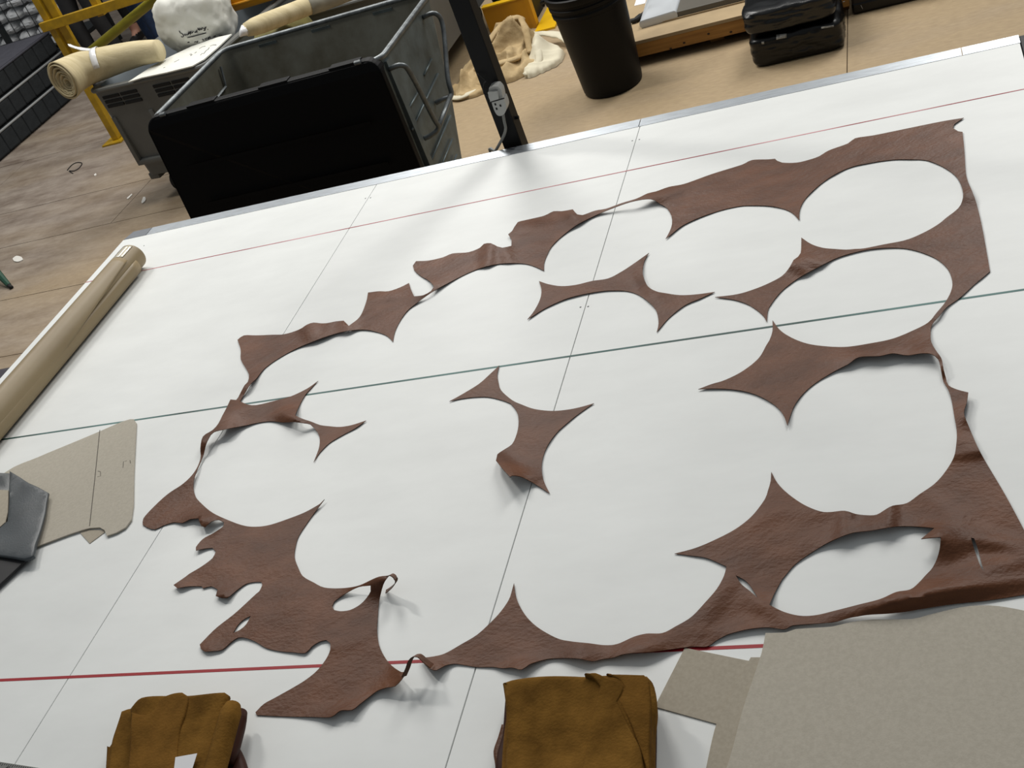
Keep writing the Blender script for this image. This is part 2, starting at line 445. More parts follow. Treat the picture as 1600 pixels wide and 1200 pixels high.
# ================================================================ THE CUTTING TABLE
XL, XR = -2.462, 0.168          # ends of the top
YN, YF = 0.80, 2.806            # near and far edge of the white boards
SA, SB = -0.755, -1.5438        # joints between the boards
tab = empty('cutting_table', ((XL + XR) / 2, (YN + YF) / 2, 0), 'long white-topped cutting table with ruled red and green lines', 'table')
for a, b in ((XL, SB), (SB, SA), (SA, XR)):
    G().box((a + 0.0009, YN, TOP - 0.022), (b - 0.0009, YF, TOP), bev=0.0006).build('table_board', 'white_board', tab)
G().box((XL + 0.01, YN + 0.01, TOP - 0.05), (XR - 0.01, YF - 0.002, TOP - 0.0235)).build('under_board', 'frame_steel', tab)
# metal edging along the far edge, in lengths
def strip(xa, xb, m, cut0=0.0, cut1=0.0):
    v = []; 
    for z in (TOP - 0.03, TOP + 0.0005):
        v += [(xa - cut0, YF + 0.0012, z), (xb - cut1, YF + 0.0012, z), (xb, YF + 0.046, z), (xa, YF + 0.046, z)]
    return mk('edge_strip', v, [(0, 1, 2, 3), (4, 5, 6, 7), (0, 1, 5, 4), (1, 2, 6, 5), (2, 3, 7, 6), (3, 0, 4, 7)], m, tab)
xj = [at_z(236, 358, TOP).x, at_z(999, 194, TOP).x, at_z(1503, 82, TOP).x]
o = strip(XL + 0.015, xj[0] - 0.0012, 'dark_strip', 0.012); o['label'] = 'dull grey end length of the metal edging'
strip(xj[0] + 0.0012, xj[1] - 0.001, 'galv_strip')
strip(xj[1] + 0.001, xj[2] - 0.001, 'galv_strip'); strip(xj[2] + 0.001, XR + 0.0005, 'galv_strip')
o = G().box((XL - 0.012, YF - 0.012, TOP - 0.05), (XL + 0.001, YF + 0.03, TOP - 0.012), bev=0.002).build('corner_cap', 'black_steel', tab); o['label'] = 'black corner cap'
o = G().box((XR + 0.001, YN + 0.01, TOP - 0.05), (XR + 0.04, YF + 0.05, TOP - 0.004), bev=0.002).build('end_rail', 'black_steel', tab); o['label'] = 'black steel end rail'
G().box((XL + 0.05, YN + 0.02, TOP - 0.12), (XR - 0.05, YN + 0.06, TOP - 0.05)).build('frame_rail', 'frame_steel', tab)
G().box((XL + 0.05, YF - 0.06, TOP - 0.12), (XR - 0.05, YF - 0.02, TOP - 0.05)).build('frame_rail', 'frame_steel', tab)
for x in (XL + 0.10, SB, SA, XR - 0.10):
    for y in (YN + 0.04, YF - 0.04):
        G().box((x - 0.02, y - 0.02, 0.0), (x + 0.02, y + 0.02, TOP - 0.10)).build('leg', 'frame_steel', tab)
# ruled lines
def rule(y, w, m, lab):
    o = G().box((XL + 0.001, y - w / 2, TOP - 0.0002), (XR - 0.001, y + w / 2, TOP + 0.0003)).build('marking_line', m, tab); o['label'] = lab
rule(2.5645, 0.0040, 'line_red_far', 'thin worn red line near the far edge')
rule(1.8057, 0.0056, 'line_green', 'dark green line along the middle')
rule(1.0541, 0.0062, 'line_red_near', 'bold red line near the front')
for u, v in ((571, 310), (579, 309), (907, 480), (919, 479), (988, 220), (999, 218), (225, 384)):
    p = at_z(u, v, TOP)
    G().lathe([(0.0022, -0.0005), (0.0022, 0.0003), (0.0012, 0.0005)], p, 8).build('screw_head', 'frame_steel', tab)

# ================================================================ THE CUT LEATHER
outerA = [(400,524),(381,524),(371,531),(376,546),(376,561),(382,572),(389,585),(387,597),(382,602),(372,621),(369,625),(360,624),(354,637),(347,650),
 (341,662),(332,672),(317,682),(313,700),(313,717),(304,737),(287,755),(262,772),(240,792),(224,810),(223,820),(230,824),(242,827),(255,821),(272,816),
 (285,817),(297,811),(310,810),(314,821),(320,824),(330,815),(342,812),(350,816),(349,822),(335,832),(317,842),(306,855),(306,860),(320,857),(332,856),
 (337,862),(332,872),(315,885),(295,897),(290,901),(271,914),(277,919),(295,916),(315,916),(317,919),(330,916),(340,921),(337,931),(346,934),(355,934),
 (370,922),(385,912),(400,909),(408,909),(410,914),(405,924),(400,928),(385,942),(365,960),(337,982),(312,1007),(314,1014),(320,1018),(332,1017),
 (347,1015),(360,1004),(372,996),(385,997),(400,1003),(415,1012),(435,1017),(457,1019),(477,1020),(487,1010),(500,1002),(510,1000),(516,1005),(516,1015),
 (511,1027),(502,1040),(492,1051),(475,1064),(455,1076),(430,1090),(412,1100),(399,1113),(401,1117),(437,1119),(487,1120),(517,1120),(532,1110),(550,1109),
 (562,1100),(575,1090),(590,1079),(605,1074),(617,1072),(627,1062),(635,1050)]
innerB = [(627,1050),(612,1040),(600,1025),(592,1007),(589,985),(590,965),(592,940),(596,922),(601,908),(608,899),(592,901),(580,906),(560,915),(535,919),(507,918),
 (490,910),(473,900),(465,885),(460,870),(462,852),(467,837),(480,817),(492,800),(507,780),(500,787),(477,800),(452,810),(422,820),(400,823),(380,821),
 (355,812),(332,801),(315,787),(305,775),(302,760),(304,745),(312,725),(318,710),(321,697),(326,685),(334,675),(360,669),(387,664),(400,661),(422,658),
 (442,660),(460,659.5),(475,661),(485,663),(492,670),(499,682),(499,697),(494,712),(490,722),(500,707),(515,692),(535,680),(555,669),(572,657),(550,664),
 (532,667),(515,666),(500,664),(487,659),(472,654),(461,649),(466,637),(477,617),(497,595),(480,607),(455,619),(430,626),(400,633),(387,632),(375,627),(383,613),
 (389,603),(393,598)]
innerA = [(400,592),(412,577),(432,562),(460,546),(485,535),(515,524),(542,517),(570,515),(590,519),(605,525),(614,534),(616,522),(622,507),(635,487),
 (650,474),(665,463),(682,452),(712,436),(737,424),(760,416),(782,412),(800,411),(820,412),(837,417),(850,423),(850,412),(854,400),(862,385),(877,370),
 (900,352),(925,339),(950,328),(987,315),(1017,311),(1032,319),(1042,325),(1049,337),(1050,350),(1046,362),(1040,373),(1050,365),(1067,352),(1095,339),
 (1125,329),(1150,323),(1170,321),(1200,321.5),(1220,325),(1237,332),(1249,344),(1249,332),(1254,317),(1270,298),(1300,275),(1330,261),(1362,254),
 (1395,249.5),(1425,249),(1450,251),(1472,260),(1490,272),(1500,285),(1505,303),(1501,320),(1492,330),(1480,339),(1465,351),(1442,364),(1415,375),
 (1380,382),(1350,388),(1335,389),(1322,390),(1305,389),(1285,387),(1267,381),(1252,371),(1252,382),(1251,395),(1247,401),(1240,406),(1234,417),
 (1222,431),(1200,443),(1175,453),(1150,460),(1117,464),(1145,468),(1165,474),(1182,484),(1194,495),(1198,503),(1200,485),(1205,475),(1220,456),
 (1245,436),(1275,419),(1310,402),(1345,392),(1370,388),(1395,387),(1420,389),(1445,396),(1467,407),(1482,422),(1488,440),(1486,455),(1477,472),
 (1463,489),(1450,504),(1425,517),(1395,529),(1362,536),(1320,542),(1280,540),(1255,535),(1232,525),(1217,514),(1207,500),(1207,517),(1202,532),
 (1197,540),(1185,560),(1160,580),(1132,594),(1112,600),(1091,608),(1115,607),(1140,608),(1162,611),(1182,617),(1200,626),(1215,637),(1225,650),
 (1230,665),(1234,652),(1242,632),(1255,615),(1272,600),(1300,582),(1325,569),(1342,558),(1375,556),(1395,552),(1417,555),(1440,552),(1455,553),
 (1466,561),(1470,577),(1474,596),(1480,606),(1486,622),(1491,650),(1495,675),(1494,695),(1490,715),(1477,737),(1460,756),(1437,772),(1417,786),(1395,790),
 (1385,795),(1370,804),(1355,805),(1337,803),(1320,798),(1297,800),(1282,799),(1257,789),(1232,772),(1215,755),(1205,737),(1204,752),(1200,766),
 (1195,780),(1175,806),(1150,826),(1120,842),(1087,856),(1054,865),(1080,868),(1105,872),(1135,885),(1131,900),(1120,920),(1102,941),(1080,964),
 (1055,979),(1035,989),(1010,990),(990,995),(965,1006),(945,1008),(920,1005),(892,1002),(870,997),(840,980),(820,960),(807,935),(803,911),(800,922),
 (795,937),(782,956),(765,974),(745,992),(720,1007),(695,1021),(675,1026),(656,1028)]
outerB = [(664,1037),(672,1045),(682,1047),(695,1040),(710,1037),(725,1039),(745,1042),(770,1042),(785,1044),(800,1043),(815,1046),(827,1038),(845,1032),(860,1029),
 (882,1028),(905,1029),(925,1033),(940,1030),(960,1027),(970,1023),(990,1020),(1012,1019),(1037,1016),(1065,1012),(1082,1010),(1105,1010),(1117,1002),
 (1135,992),(1155,986),(1175,982),(1200,980),(1225,983),(1239,977),(1302,972),(1325,966),(1355,961),(1387,959),(1415,956),(1450,950),(1497,943),
 (1550,937),(1600,929),(1640,921),(1652,890),(1640,868),(1612,852),(1598,824),(1570,772),(1532,707),(1512,662),(1506,645),(1510,630),(1513,613),(1497,609),(1482,602),
 (1478,590),(1474,575),(1471,560),(1462,547),(1455,534),(1454,520),(1456,507),(1468,493),(1479,480),(1500,465),(1522,445),(1547,424),(1535,357),(1525,315),(1519,299),
 (1510,275),(1507,237),(1504,206),(1497,205),(1489,200),(1491,194),(1506,184),(1475,189),(1435,197),(1367,211),(1336,216),(1325,224),(1295,235),(1280,244),
 (1266,249),(1245,254),(1222,254),(1214,251),(1211,248),(1200,249),(1175,250),(1160,257),(1112,272),(1070,287),(1045,292),(1025,299),(1012,302),(995,310),
 (972,317),(947,326),(930,329),(910,336),(902,335),(895,327),(877,330),(865,330),(850,337),(825,343),(809,347),(804,354),(800,361),(794,366),(799,374),(799,384),(785,387),
 (777,385),(767,380),(756,381),(750,387),(732,394),(707,396),(692,402),(670,407),(650,408),(645,415),(647,422),(657,431),(671,439),(678,447),(674,454),
 (662,461),(647,463),(642,452),(639,442),(625,449),(607,455),(592,455),(575,457),(572,472),(562,495),(545,509),(537,501),(525,502),(510,505),(500,505),(490,504),
 (480,507),(467,515),(445,522),(425,523)]
holes = [
 [(519,947),(522,940),(540,927),(560,917),(579,915),(579,924),(572,935),(562,945),(547,953),(532,955),(522,953)],
 [(392,962),(382,967),(372,976),(364,989),(375,984),(385,975)],
 [(1227,899),(1242,882),(1265,865),(1297,846),(1330,833),(1360,829),(1395,823),(1415,822),(1440,823),(1460,825),(1449,834),(1439,842),(1455,840),(1470,839),(1469,852),(1465,870),
  (1457,887),(1446,899),(1435,911),(1422,921),(1400,925),(1375,936),(1340,945),(1305,954),(1275,961),(1250,962),(1225,956),(1202,945),(1210,927),(1222,905)],
 [(1517,840),(1522,841),(1527,855),(1537,892),(1532,885),(1522,857)],
 [(1146,892),(1150,899),(1162,905),(1172,915),(1184,934),(1170,922),(1157,911)],
]
starA = [(824,499),(835,485),(844,467),(846,452),(842,439),(857,444),(877,447),(900,445),(925,439),(950,435),(970,425),(990,412),(1014,395),(1007,407),(1004,422),
 (1005,432),(1012,447),(1025,455),(1040,458),(1062,461),(1087,460),(1117,456),(1095,466),(1070,477),(1045,497),(1026,519),(1029,505),(1026,487),(1017,475),
 (1000,462),(980,455),(950,454),(920,458),(887,466),(855,480)]
starB = [(702,627),(722,616),(748,600),(765,585),(780,571),(777,584),(779,599),(783,610),(800,625),(815,632),(835,639),(862,642),(887,640),(907,636),(928,630),(912,641),
 (892,656),(870,676),(855,697),(847,720),(847,740),(851,755),(859,771),(842,760),(827,751),(812,744),(800,743),(797,745),(785,732),(775,719),(777,710),(790,701),(800,694),
 (806,682),(810,665),(809,647),(802,635),(797,630),(780,624),(760,620),(735,621),(715,624)]
# lifts and creases: u, v, long radius px, short radius px, direction deg, height m
BUMPS = [(1350,560,34,14,-15,.020),(1400,554,30,12,0,.016),(1455,554,26,14,20,.024),(1388,800,12,34,8,.016),(1322,808,12,32,5,.014),(1335,835,44,12,-20,.018),
 (1400,822,30,8,-3,.010),(1452,838,26,10,-15,.030),(1480,850,26,16,0,.022),(1500,920,120,9,-8,.020),(1390,942,90,10,-14,.026),(1560,885,70,10,-12,.016),(1560,848,60,8,10,.012),
 (1000,311,42,10,-15,.028),(1240,412,26,8,25,.022),(1260,404,26,6,20,.016),(1012,440,12,22,-30,.014),(486,516,18,12,60,.022),(515,508,10,16,20,.012),(540,510,12,10,60,.016),
 (600,464,40,7,-8,.012),(668,452,26,7,-30,.014),(765,390,10,24,10,.016),(788,392,10,16,-20,.010),(896,338,16,10,30,.016),(830,356,40,8,-10,.010),(1075,290,40,6,-20,.006),
 (350,664,22,18,-30,.028),(318,690,14,26,70,.030),(372,640,30,8,-10,.014),(312,815,22,10,-20,.022),(335,816,10,10,0,.014),(308,740,12,26,60,.010),(388,602,10,12,60,.018),
 (462,654,22,9,20,.034),(786,733,12,34,-45,.036),(800,745,30,10,-5,.024),(632,1052,16,12,-60,.036),(606,902,22,14,-25,.045),(575,910,30,9,-15,.020),
 (550,1108,34,9,-25,.014),(612,1074,22,10,-20,.020),(530,1120,30,9,0,.010),(905,1024,22,18,0,.016),(990,1018,40,12,-10,.020),(815,1044,30,10,-10,.016),(680,1046,22,10,20,.020),
 (1030,1000,34,12,-20,.008),(1120,935,14,34,35,.010),(1200,950,40,12,40,.014),(1180,985,50,8,-5,.008),(1508,645,14,16,0,.018),(1508,616,20,8,20,.014),(1490,690,40,6,-5,.010),(1520,705,40,7,-8,.012),
 (1472,578,8,26,80,.012),(1290,330,60,7,-25,.003),(280,916,14,9,0,.010),(350,932,14,8,0,.012),(325,1014,14,8,0,.006),(305,858,14,8,0,.008),(502,785,14,6,-45,.006),(1512,305,22,10,0,.012),
 (1230,660,6,14,0,.006),(1460,495,18,8,-40,.008),(1300,800,40,10,0,.006),(1480,800,80,10,35,.006),(430,960,90,10,-35,.004),(520,1010,60,8,-20,.004),(1190,810,30,12,-40,.006)]
def lift(u, v, x, y):
    h = 0.0
    for bu, bv, ra, rb, an, bh in BUMPS:
        du, dv = u - bu, v - bv
        if abs(du) > 260 or abs(dv) > 260: continue
        c, s = math.cos(math.radians(an)), math.sin(math.radians(an))
        a = (du * c + dv * s) / (ra * 1.15); b = (-du * s + dv * c) / (rb * 1.45)
        q = a * a + b * b
        if q < 9: h += 0.55 * bh * math.exp(-q)
    h += 0.0016 * (noise.noise(Vector((x * 7, y * 7, 3.1))) + 0.5) + 0.0009 * noise.noise(Vector((x * 22, y * 40, 1.7)))
    return max(h, 0.0002)
def cut_leather(name, loops, label, extra=None):
    sp = [spline(l, 5.0) for l in loops]
    wl = []
    for l in sp:
        wl.append(np.array([tuple(at_z(p.x, p.y, TOP + 0.003))[:2] for p in l]))
    allb = np.concatenate(wl)
    pts = [Vector(p) for p in allb]; edges = []; k = 0
    for l in wl:
        n = len(l); edges += [(k + i, k + (i + 1) % n) for i in range(n)]; k += n
    st = 0.0085
    gx = np.arange(allb[:, 0].min(), allb[:, 0].max(), st); gy = np.arange(allb[:, 1].min(), allb[:, 1].max(), st)
    gp = np.array([(x + (j % 2) * st / 2, y) for x in gx for j, y in enumerate(gy)])
    gp = gp[inside(wl, gp)]
    keep = np.ones(len(gp), bool); lift_d = np.zeros(len(gp))
    for i in range(0, len(gp), 2000):
        d = np.min((gp[i:i + 2000, None, 0] - allb[None, :, 0])**2 + (gp[i:i + 2000, None, 1] - allb[None, :, 1])**2, 1)
        keep[i:i + 2000] = d > (st * 0.45)**2
    gp = gp[keep]
    co, ed, fa, *_ = geometry.delaunay_2d_cdt(pts + [Vector(p) for p in gp], edges, [], 0, 1e-8)
    cen = np.array([np.mean([(co[i].x, co[i].y) for i in f], 0) for f in fa])
    ok = inside(wl, cen)
    vs = []
    for c in co:
        u, v = to_px((c.x, c.y, TOP + 0.003))
        vs.append(at_z(u, v, TOP + 0.0018 + lift(u, v, c.x, c.y)))
    def slim(f):
        p = [Vector((co[i].x, co[i].y)) for i in f]; l = max((p[i] - p[i - 1]).length for i in range(3))
        return abs((p[1] - p[0]).cross(p[2] - p[0])) / max(l, 1e-9) < 4e-4
    fs = [list(f) for f, k in zip(fa, ok) if k and not slim(f)]
    used = sorted({i for f in fs for i in f}); mp = {a: b for b, a in enumerate(used)}
    vs = [vs[i] for i in used]; fs = [[mp[i] for i in f] for f in fs]
    if extra:
        for ev, ef in extra:
            n = len(vs); vs += ev; fs += [[i + n for i in f] for f in ef]
    o = mk(name, vs, fs, 'leather', None, True, origin=(sum(v.x for v in vs) / len(vs), sum(v.y for v in vs) / len(vs), TOP))
    bm = bmesh.new(); bm.from_mesh(o.data)
    for f in bm.faces:
        if f.normal.z < 0 and max(v.co.z for v in f.verts) < 0.2: f.normal_flip()
    bm.to_mesh(o.data); bm.free()
    o.data.materials.append(MATS['suede_back'])
    md = o.modifiers.new('thickness', 'SOLIDIFY'); md.thickness = 0.0011; md.offset = -1
    md.material_offset = 1; md.material_offset_rim = 1
    es = o.modifiers.new('crisp_edges', 'EDGE_SPLIT'); es.split_angle = math.radians(76)
    tag(o, label, 'leather')
    return o
def ribbon(path, w0, w1):
    """a narrow loose strip: path of (u, v, height); w0, w1 its breadth vectors at the two ends"""
    vs = []; fs = []; n = len(path)
    for i, (u, v, h) in enumerate(path):
        p = at_z(u, v, TOP + h); t = i / (n - 1); w = Vector(w0).lerp(Vector(w1), t)
        for k in range(4): vs.append(p + w * (k / 3.0))
    for i in range(n - 1):
        for k in range(3): fs.append([i * 4 + k, i * 4 + k + 1, (i + 1) * 4 + k + 1, (i + 1) * 4 + k])
    return vs, fs
def sp3(path, m=5):
    a = spline([(p[0], p[1]) for p in path], 1e9, 400, False); out = []
    P = [Vector(p) for p in path]; n = len(P)
    for i in range(n - 1):
        p0 = P[max(i - 1, 0)]; p1 = P[i]; p2 = P[i + 1]; p3 = P[min(i + 2, n - 1)]
        for j in range(m):
            t = j / m
            out.append(0.5 * ((2 * p1) + (p2 - p0) * t + (2 * p0 - 5 * p1 + 4 * p2 - p3) * t * t + (3 * p1 - p0 - 3 * p2 + p3) * t**3))
    out.append(P[-1]); return out
rib1 = ribbon(sp3([(627, 1058, .030), (633, 1045, .038), (637, 1034, .046), (643, 1027, .050), (651, 1026, .050), (657, 1030, .044), (664, 1037, .034), (673, 1044, .022)]),
              (-0.004, 0.016, -0.016), (-0.002, 0.014, -0.008))
rib2 = ribbon(sp3([(603, 901, .044), (609, 899, .048), (615, 903, .046), (617, 910, .038), (613, 917, .026), (607, 923, .014), (602, 927, .004)]),
              (-0.004, 0.016, -0.013), (-0.003, 0.010, -0.002))
cut_leather('leather_hide', [outerA + innerB + innerA + outerB] + holes, 'large brown leather hide cut into a web of round holes across the table', [rib1, rib2])
cut_leather('leather_offcut', [starA], 'brown leather offcut shaped like a four-pointed bone, just above the green line')
cut_leather('leather_offcut', [starB], 'brown leather offcut with one rolled-over edge, lying over the board joint below the green line')

# ================================================================ THINGS ON THE TABLE
# kraft-wrapped roll by the left end
rr = 0.040
pa = at_z(210, 399, TOP + rr + .001); pb = at_z(-90, 745, TOP + rr + .001)
ax = (pb - pa); ax.z = 0; L = ax.length; ax.normalize(); sd = Vector((-ax.y, ax.x, 0)); zz = Vector((0, 0, 1))
roll = empty('paper_roll', (pa.x + ax.x * L / 2, pa.y + ax.y * L / 2, TOP), 'brown paper-wrapped roll with a taped end, along the left end of the table', 'roll')
def ringpts(c, r, n=28): return [c + sd * (math.cos(2 * math.pi * k / n) * r) + zz * (math.sin(2 * math.pi * k / n) * r) for k in range(n)]
g = G(); n = 28
vs = []; fs = []
prof = [(0.0, 0.006), (0.0, 0.034), (0.004, 0.0385), (0.012, 0.0388), (0.06, 0.0388), (L, 0.0388)]
for d, r in prof: vs += ringpts(pa + ax * d, r, n)
for i in range(len(prof) - 1):
    for k in range(n): fs.append([i * n + k, i * n + (k + 1) % n, (i + 1) * n + (k + 1) % n, (i + 1) * n + k])
fs.append(list(range(n))); fs.append([(len(prof) - 1) * n + k for k in range(n)])
smooth_angle(mk('roll_core', vs, fs, 'kraft', roll))
# overlapping outer wrap with a loose flap edge that spirals towards the table side
vs = []; fs = []; m = 40; n = 26
a_end0, a_end1 = math.radians(140), math.radians(178)
side = 1 if (pa + sd).x > pa.x else -1
for i in range(m + 1):
    t = i / m; d = 0.075 + t * (L - 0.075)
    edge = math.radians(35) * max(0.0, 1 - t * 2.2) - math.radians(12) * min(1, t * 1.2)
    for k in range(n + 1):
        q = k / n; a = math.radians(205) * (1 - q) + edge * q       # from the left underside over the top to the loose edge
        r = 0.0394 + 0.006 * q**6 * (0.3 + 0.7 * min(1, t * 2)) + 0.0004
        vs.append(pa + ax * d + sd * (side * math.cos(a) * r) + zz * (math.sin(a) * r))
for i in range(m):
    for k in range(n): fs.append([i * (n + 1) + k, i * (n + 1) + k + 1, (i + 1) * (n + 1) + k + 1, (i + 1) * (n + 1) + k])
o = mk('wrapping_paper', vs, fs, 'kraft', roll, True); md = o.modifiers.new('t', 'SOLIDIFY'); md.thickness = 0.0008; md.offset = 1
vs = []; fs = []; m = 6                                                # lower flap of paper, flat against the table side
for i in range(31):
    t = i / 30; d = 0.05 + t * (L - 0.05); wd = 0.020 + 0.012 * math.sin(t * 3.0)
    for k in range(m + 1):
        q = k / m; a = math.radians(12 - 75 * q)
        r = 0.0394 + 0.010 * math.sin(math.pi * q) * (0.4 + 0.6 * t)
        z = math.sin(a) * r; z = max(z, -rr + 0.0012)
        vs.append(pa + ax * d + sd * (side * (math.cos(a) * r + wd * 0.25 * q)) + zz * z)
for i in range(30):
    for k in range(m): fs.append([i * (m + 1) + k, i * (m + 1) + k + 1, (i + 1) * (m + 1) + k + 1, (i + 1) * (m + 1) + k])
o = mk('paper_flap', vs, fs, 'kraft', roll, True); md = o.modifiers.new('t', 'SOLIDIFY'); md.thickness = 0.0008; md.offset = 1
vs = []; fs = []; n = 16
for i in range(9):
    d = 0.008 + 0.066 * i / 8
    for k in range(n + 1):
        a = math.radians(60 + 115 * k / n); r = 0.0402 + 0.0006 * noise.noise(Vector((i * .9, k * .7, 2)))
        vs.append(pa + ax * d + sd * (side * math.cos(a) * r) + zz * (math.sin(a) * r))
for i in range(8):
    for k in range(n): fs.append([i * (n + 1) + k, i * (n + 1) + k + 1, (i + 1) * (n + 1) + k + 1, (i + 1) * (n + 1) + k])
o = mk('sticky_tape', vs, fs, 'tape', roll, True); o['label'] = 'clear tape with painted-in shine at the roll end'
md = o.modifiers.new('t', 'SOLIDIFY'); md.thickness = 0.0003

# card patterns
def card(name, px, z, t, m, label, corner=30, cat='pattern'):
    pts = spline(px, 12, corner); out = pxz(pts, z)
    o = G().prism(out, z - t, z).build(name, m)
    if label: tag(o, label, cat)
    return o
c1 = card('card_pattern', [(209,655),(213,661),(212,680),(209,740),(208,790),(205,812),(196,824),(182,832),(167,837),(163,828),(156,824),(140,825),(110,834),(54,855),(-40,890),(-60,800),(8,738),(60,714),(120,689),(158,673),(190,659),(203,655)],
          TOP + 0.0048, 0.0032, 'card', 'grey card pattern piece with pencil lines, half covered by dark vinyl')
for seg, w in ((((156,672),(148,750),(140,822)), .0011), (((153,736),(157,737),(157,744),(152,745)), .0008), (((198,720),(193,721),(192,731)), .0008), (((203,719),(204,724)), .0008)):
    P3 = [at_z(u, v, TOP + 0.0049) for u, v in seg]
    G().tube(P3, w, 5, flat=0.25).build('pencil_mark', 'pencil', c1)
card('card_offcut', [(121,828),(163,828),(163,832),(140,849)], TOP + 0.0014, 0.0012, 'card_b', 'small triangular card offcut poking out under the grey pattern piece', cat='card')
card('card_offcut', [(-30,764),(13,766),(12,800),(8,816),(0,823),(-30,840)], TOP + 0.0165, 0.0025, 'card_b', 'brown card corner lying on the dark vinyl at the left picture edge', cat='card')

# dark grey vinyl folded over the pattern
vin = empty('vinyl_remnant', at_z(20, 820, TOP), 'dark grey vinyl remnant folded over the card pattern at the left edge', 'vinyl')
soft_prism('under_layer', pxz([(-60,880),(0,866),(50,868),(40,876),(0,913),(-50,960)], TOP + .011), TOP + .0052, TOP + .0110, .003, 'vinyl_under', vin, .001, 20)
soft_prism('back_fold', pxz([(-60,735),(16,738),(16,768),(-60,772)], TOP + .014), TOP + .0056, TOP + .0125, .003, 'vinyl_grey', vin, .001, 20)
soft_prism('folded_layer', pxz(spline([(15,735),(30,744),(45,754),(60,761),(75,769),(72,785),(70,800),(62,830),(55,853),(53,868),(48,872),(38,874),(20,871),(0,868),(-40,862),(-30,838),(0,823),(11,814),(13,790),(13,760)], 8, 40), TOP + .020),
           TOP + .0118, TOP + .020, .003, 'vinyl_grey', vin, .004, 12, 2.0, grid=.012)

# grey card sheets at the near right
card('card_sheet', [(1070,1012),(1172,1033),(1120,1131),(1023,1104)], TOP + 0.0018, 0.0014, 'card_b', 'small square grey card sheet half under the larger sheets', cat='card')
card('card_sheet', [(1173,1027),(1195,1027),(1230,1040),(1240,1240),(1095,1240),(1118,1135),(1140,1088)], TOP + 0.0035, 0.0014, 'card_b', 'narrow grey card sheet showing between the small square and the large sheet', cat='card')
card('card_sheet', [(1196,989),(1228,988),(1243,983),(1300,979),(1325,973),(1360,968),(1425,967),(1450,961),(1500,949),(1530,946),(1560,947),(1600,954),(1660,968),(1660,1330),(1080,1330),(1135,1200),(1160,1110),(1190,1020)],
     TOP + 0.0065, 0.0024, 'card', 'large blank grey card sheet filling the near right corner', cat='card')

# folded suede skins at the front
def hpx(u, v, h): return at_z(u, v, TOP + h)
s1 = empty('folded_suede', at_z(895, 1160, TOP), 'folded tan suede skin near the grey card, with a slit flap', 'suede')
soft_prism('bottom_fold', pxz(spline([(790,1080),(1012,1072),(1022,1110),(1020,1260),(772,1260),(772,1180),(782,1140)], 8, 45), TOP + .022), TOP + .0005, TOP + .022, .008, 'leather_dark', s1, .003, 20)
soft_prism('side_fold', pxz(spline([(782,1130),(776,1150),(769,1172),(772,1195),(776,1260),(800,1260),(800,1130)], 6, 45), TOP + .020), TOP + .006, TOP + .020, .005, 'leather', s1, .002, 20)
soft_prism('middle_fold', pxz(spline([(786,1066),(1014,1060),(1024,1100),(1020,1150),(1021,1260),(776,1260),(784,1150),(789,1110)], 8, 45), TOP + .042), TOP + .020, TOP + .042, .009, 'suede_b', s1, .003, 20, 3)
soft_prism('top_fold', pxz(spline([(785,1064),(800,1058),(840,1054),(920,1054),(940,1052),(1008,1053),(1015,1060),(1020,1075),(1023,1100),(1018,1130),(1018,1260),(784,1260),(785,1200),(788,1120),(788,1090)], 6, 45), TOP + .062),
           TOP + .040, TOP + .062, .010, 'suede', s1, .009, 11, 5, grid=.010)
fl1 = soft_prism('loose_flap', pxz(spline([(912,1054),(930,1051),(944,1057),(965,1063),(972,1070),(970,1080),(962,1094),(985,1140),(1000,1172),(1012,1260),(902,1260),(912,1190),(925,1130),(936,1070),(925,1058)], 6, 45), TOP + .069),
           TOP + .056, TOP + .069, .0025, 'suede', s1, .006, 13, 8, grid=.010)
soft_prism('side_flap', pxz(spline([(946,1053),(1006,1053),(1013,1062),(1016,1100),(1013,1260),(1010,1205),(988,1140),(966,1096),(976,1076),(968,1063)], 6, 45), TOP + .0655),
           TOP + .054, TOP + .0655, .0025, 'suede_b', s1, .004, 13, 11, grid=.010)
s2 = empty('folded_suede', at_z(265, 1160, TOP), 'folded tan suede skin holding a white paper note at the bottom left', 'suede')
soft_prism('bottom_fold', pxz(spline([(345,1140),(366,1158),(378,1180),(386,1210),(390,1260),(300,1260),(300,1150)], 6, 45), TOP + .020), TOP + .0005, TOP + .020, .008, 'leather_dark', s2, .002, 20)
soft_prism('lower_fold', pxz(spline([(170,1165),(165,1164),(164,1185),(160,1260),(340,1260),(352,1140),(356,1090),(225,1095),(190,1120)], 6, 45), TOP + .030), TOP + .0005, TOP + .030, .008, 'suede_b', s2, .003, 16)
soft_prism('middle_fold', pxz(spline([(198,1105),(187,1110),(180,1135),(172,1163),(167,1200),(164,1260),(335,1260),(345,1165),(352,1120),(340,1105),(240,1102)], 6, 45), TOP + .040), TOP + .026, TOP + .040, .006, 'suede', s2, .003, 16, 4)
soft_prism('top_fold', pxz(spline([(200,1107),(208,1096),(220,1087),(250,1084),(300,1083),(350,1080),(356,1084),(353,1092),(344,1125),(334,1165),(318,1260),(200,1260),(205,1180),(204,1130)], 6, 45), TOP + .052),
           TOP + .036, TOP + .052, .009, 'suede', s2, .004, 14, 6, grid=.010)
soft_prism('rounded_flap', pxz(spline([(205,1112),(225,1116),(240,1106),(250,1090),(265,1083),(284,1081),(292,1086),(293,1095),(289,1115),(281,1138),(277,1170),(274,1260),(196,1260),(202,1170)], 6, 50), TOP + .057),
           TOP + .047, TOP + .057, .003, 'suede_b', s2, .003, 14, 7, grid=.010)
ra_ = hpx(364, 1102, .044); rb_ = hpx(318, 1270, .044)
pts = [ra_.lerp(rb_, i / 12) for i in range(13)]
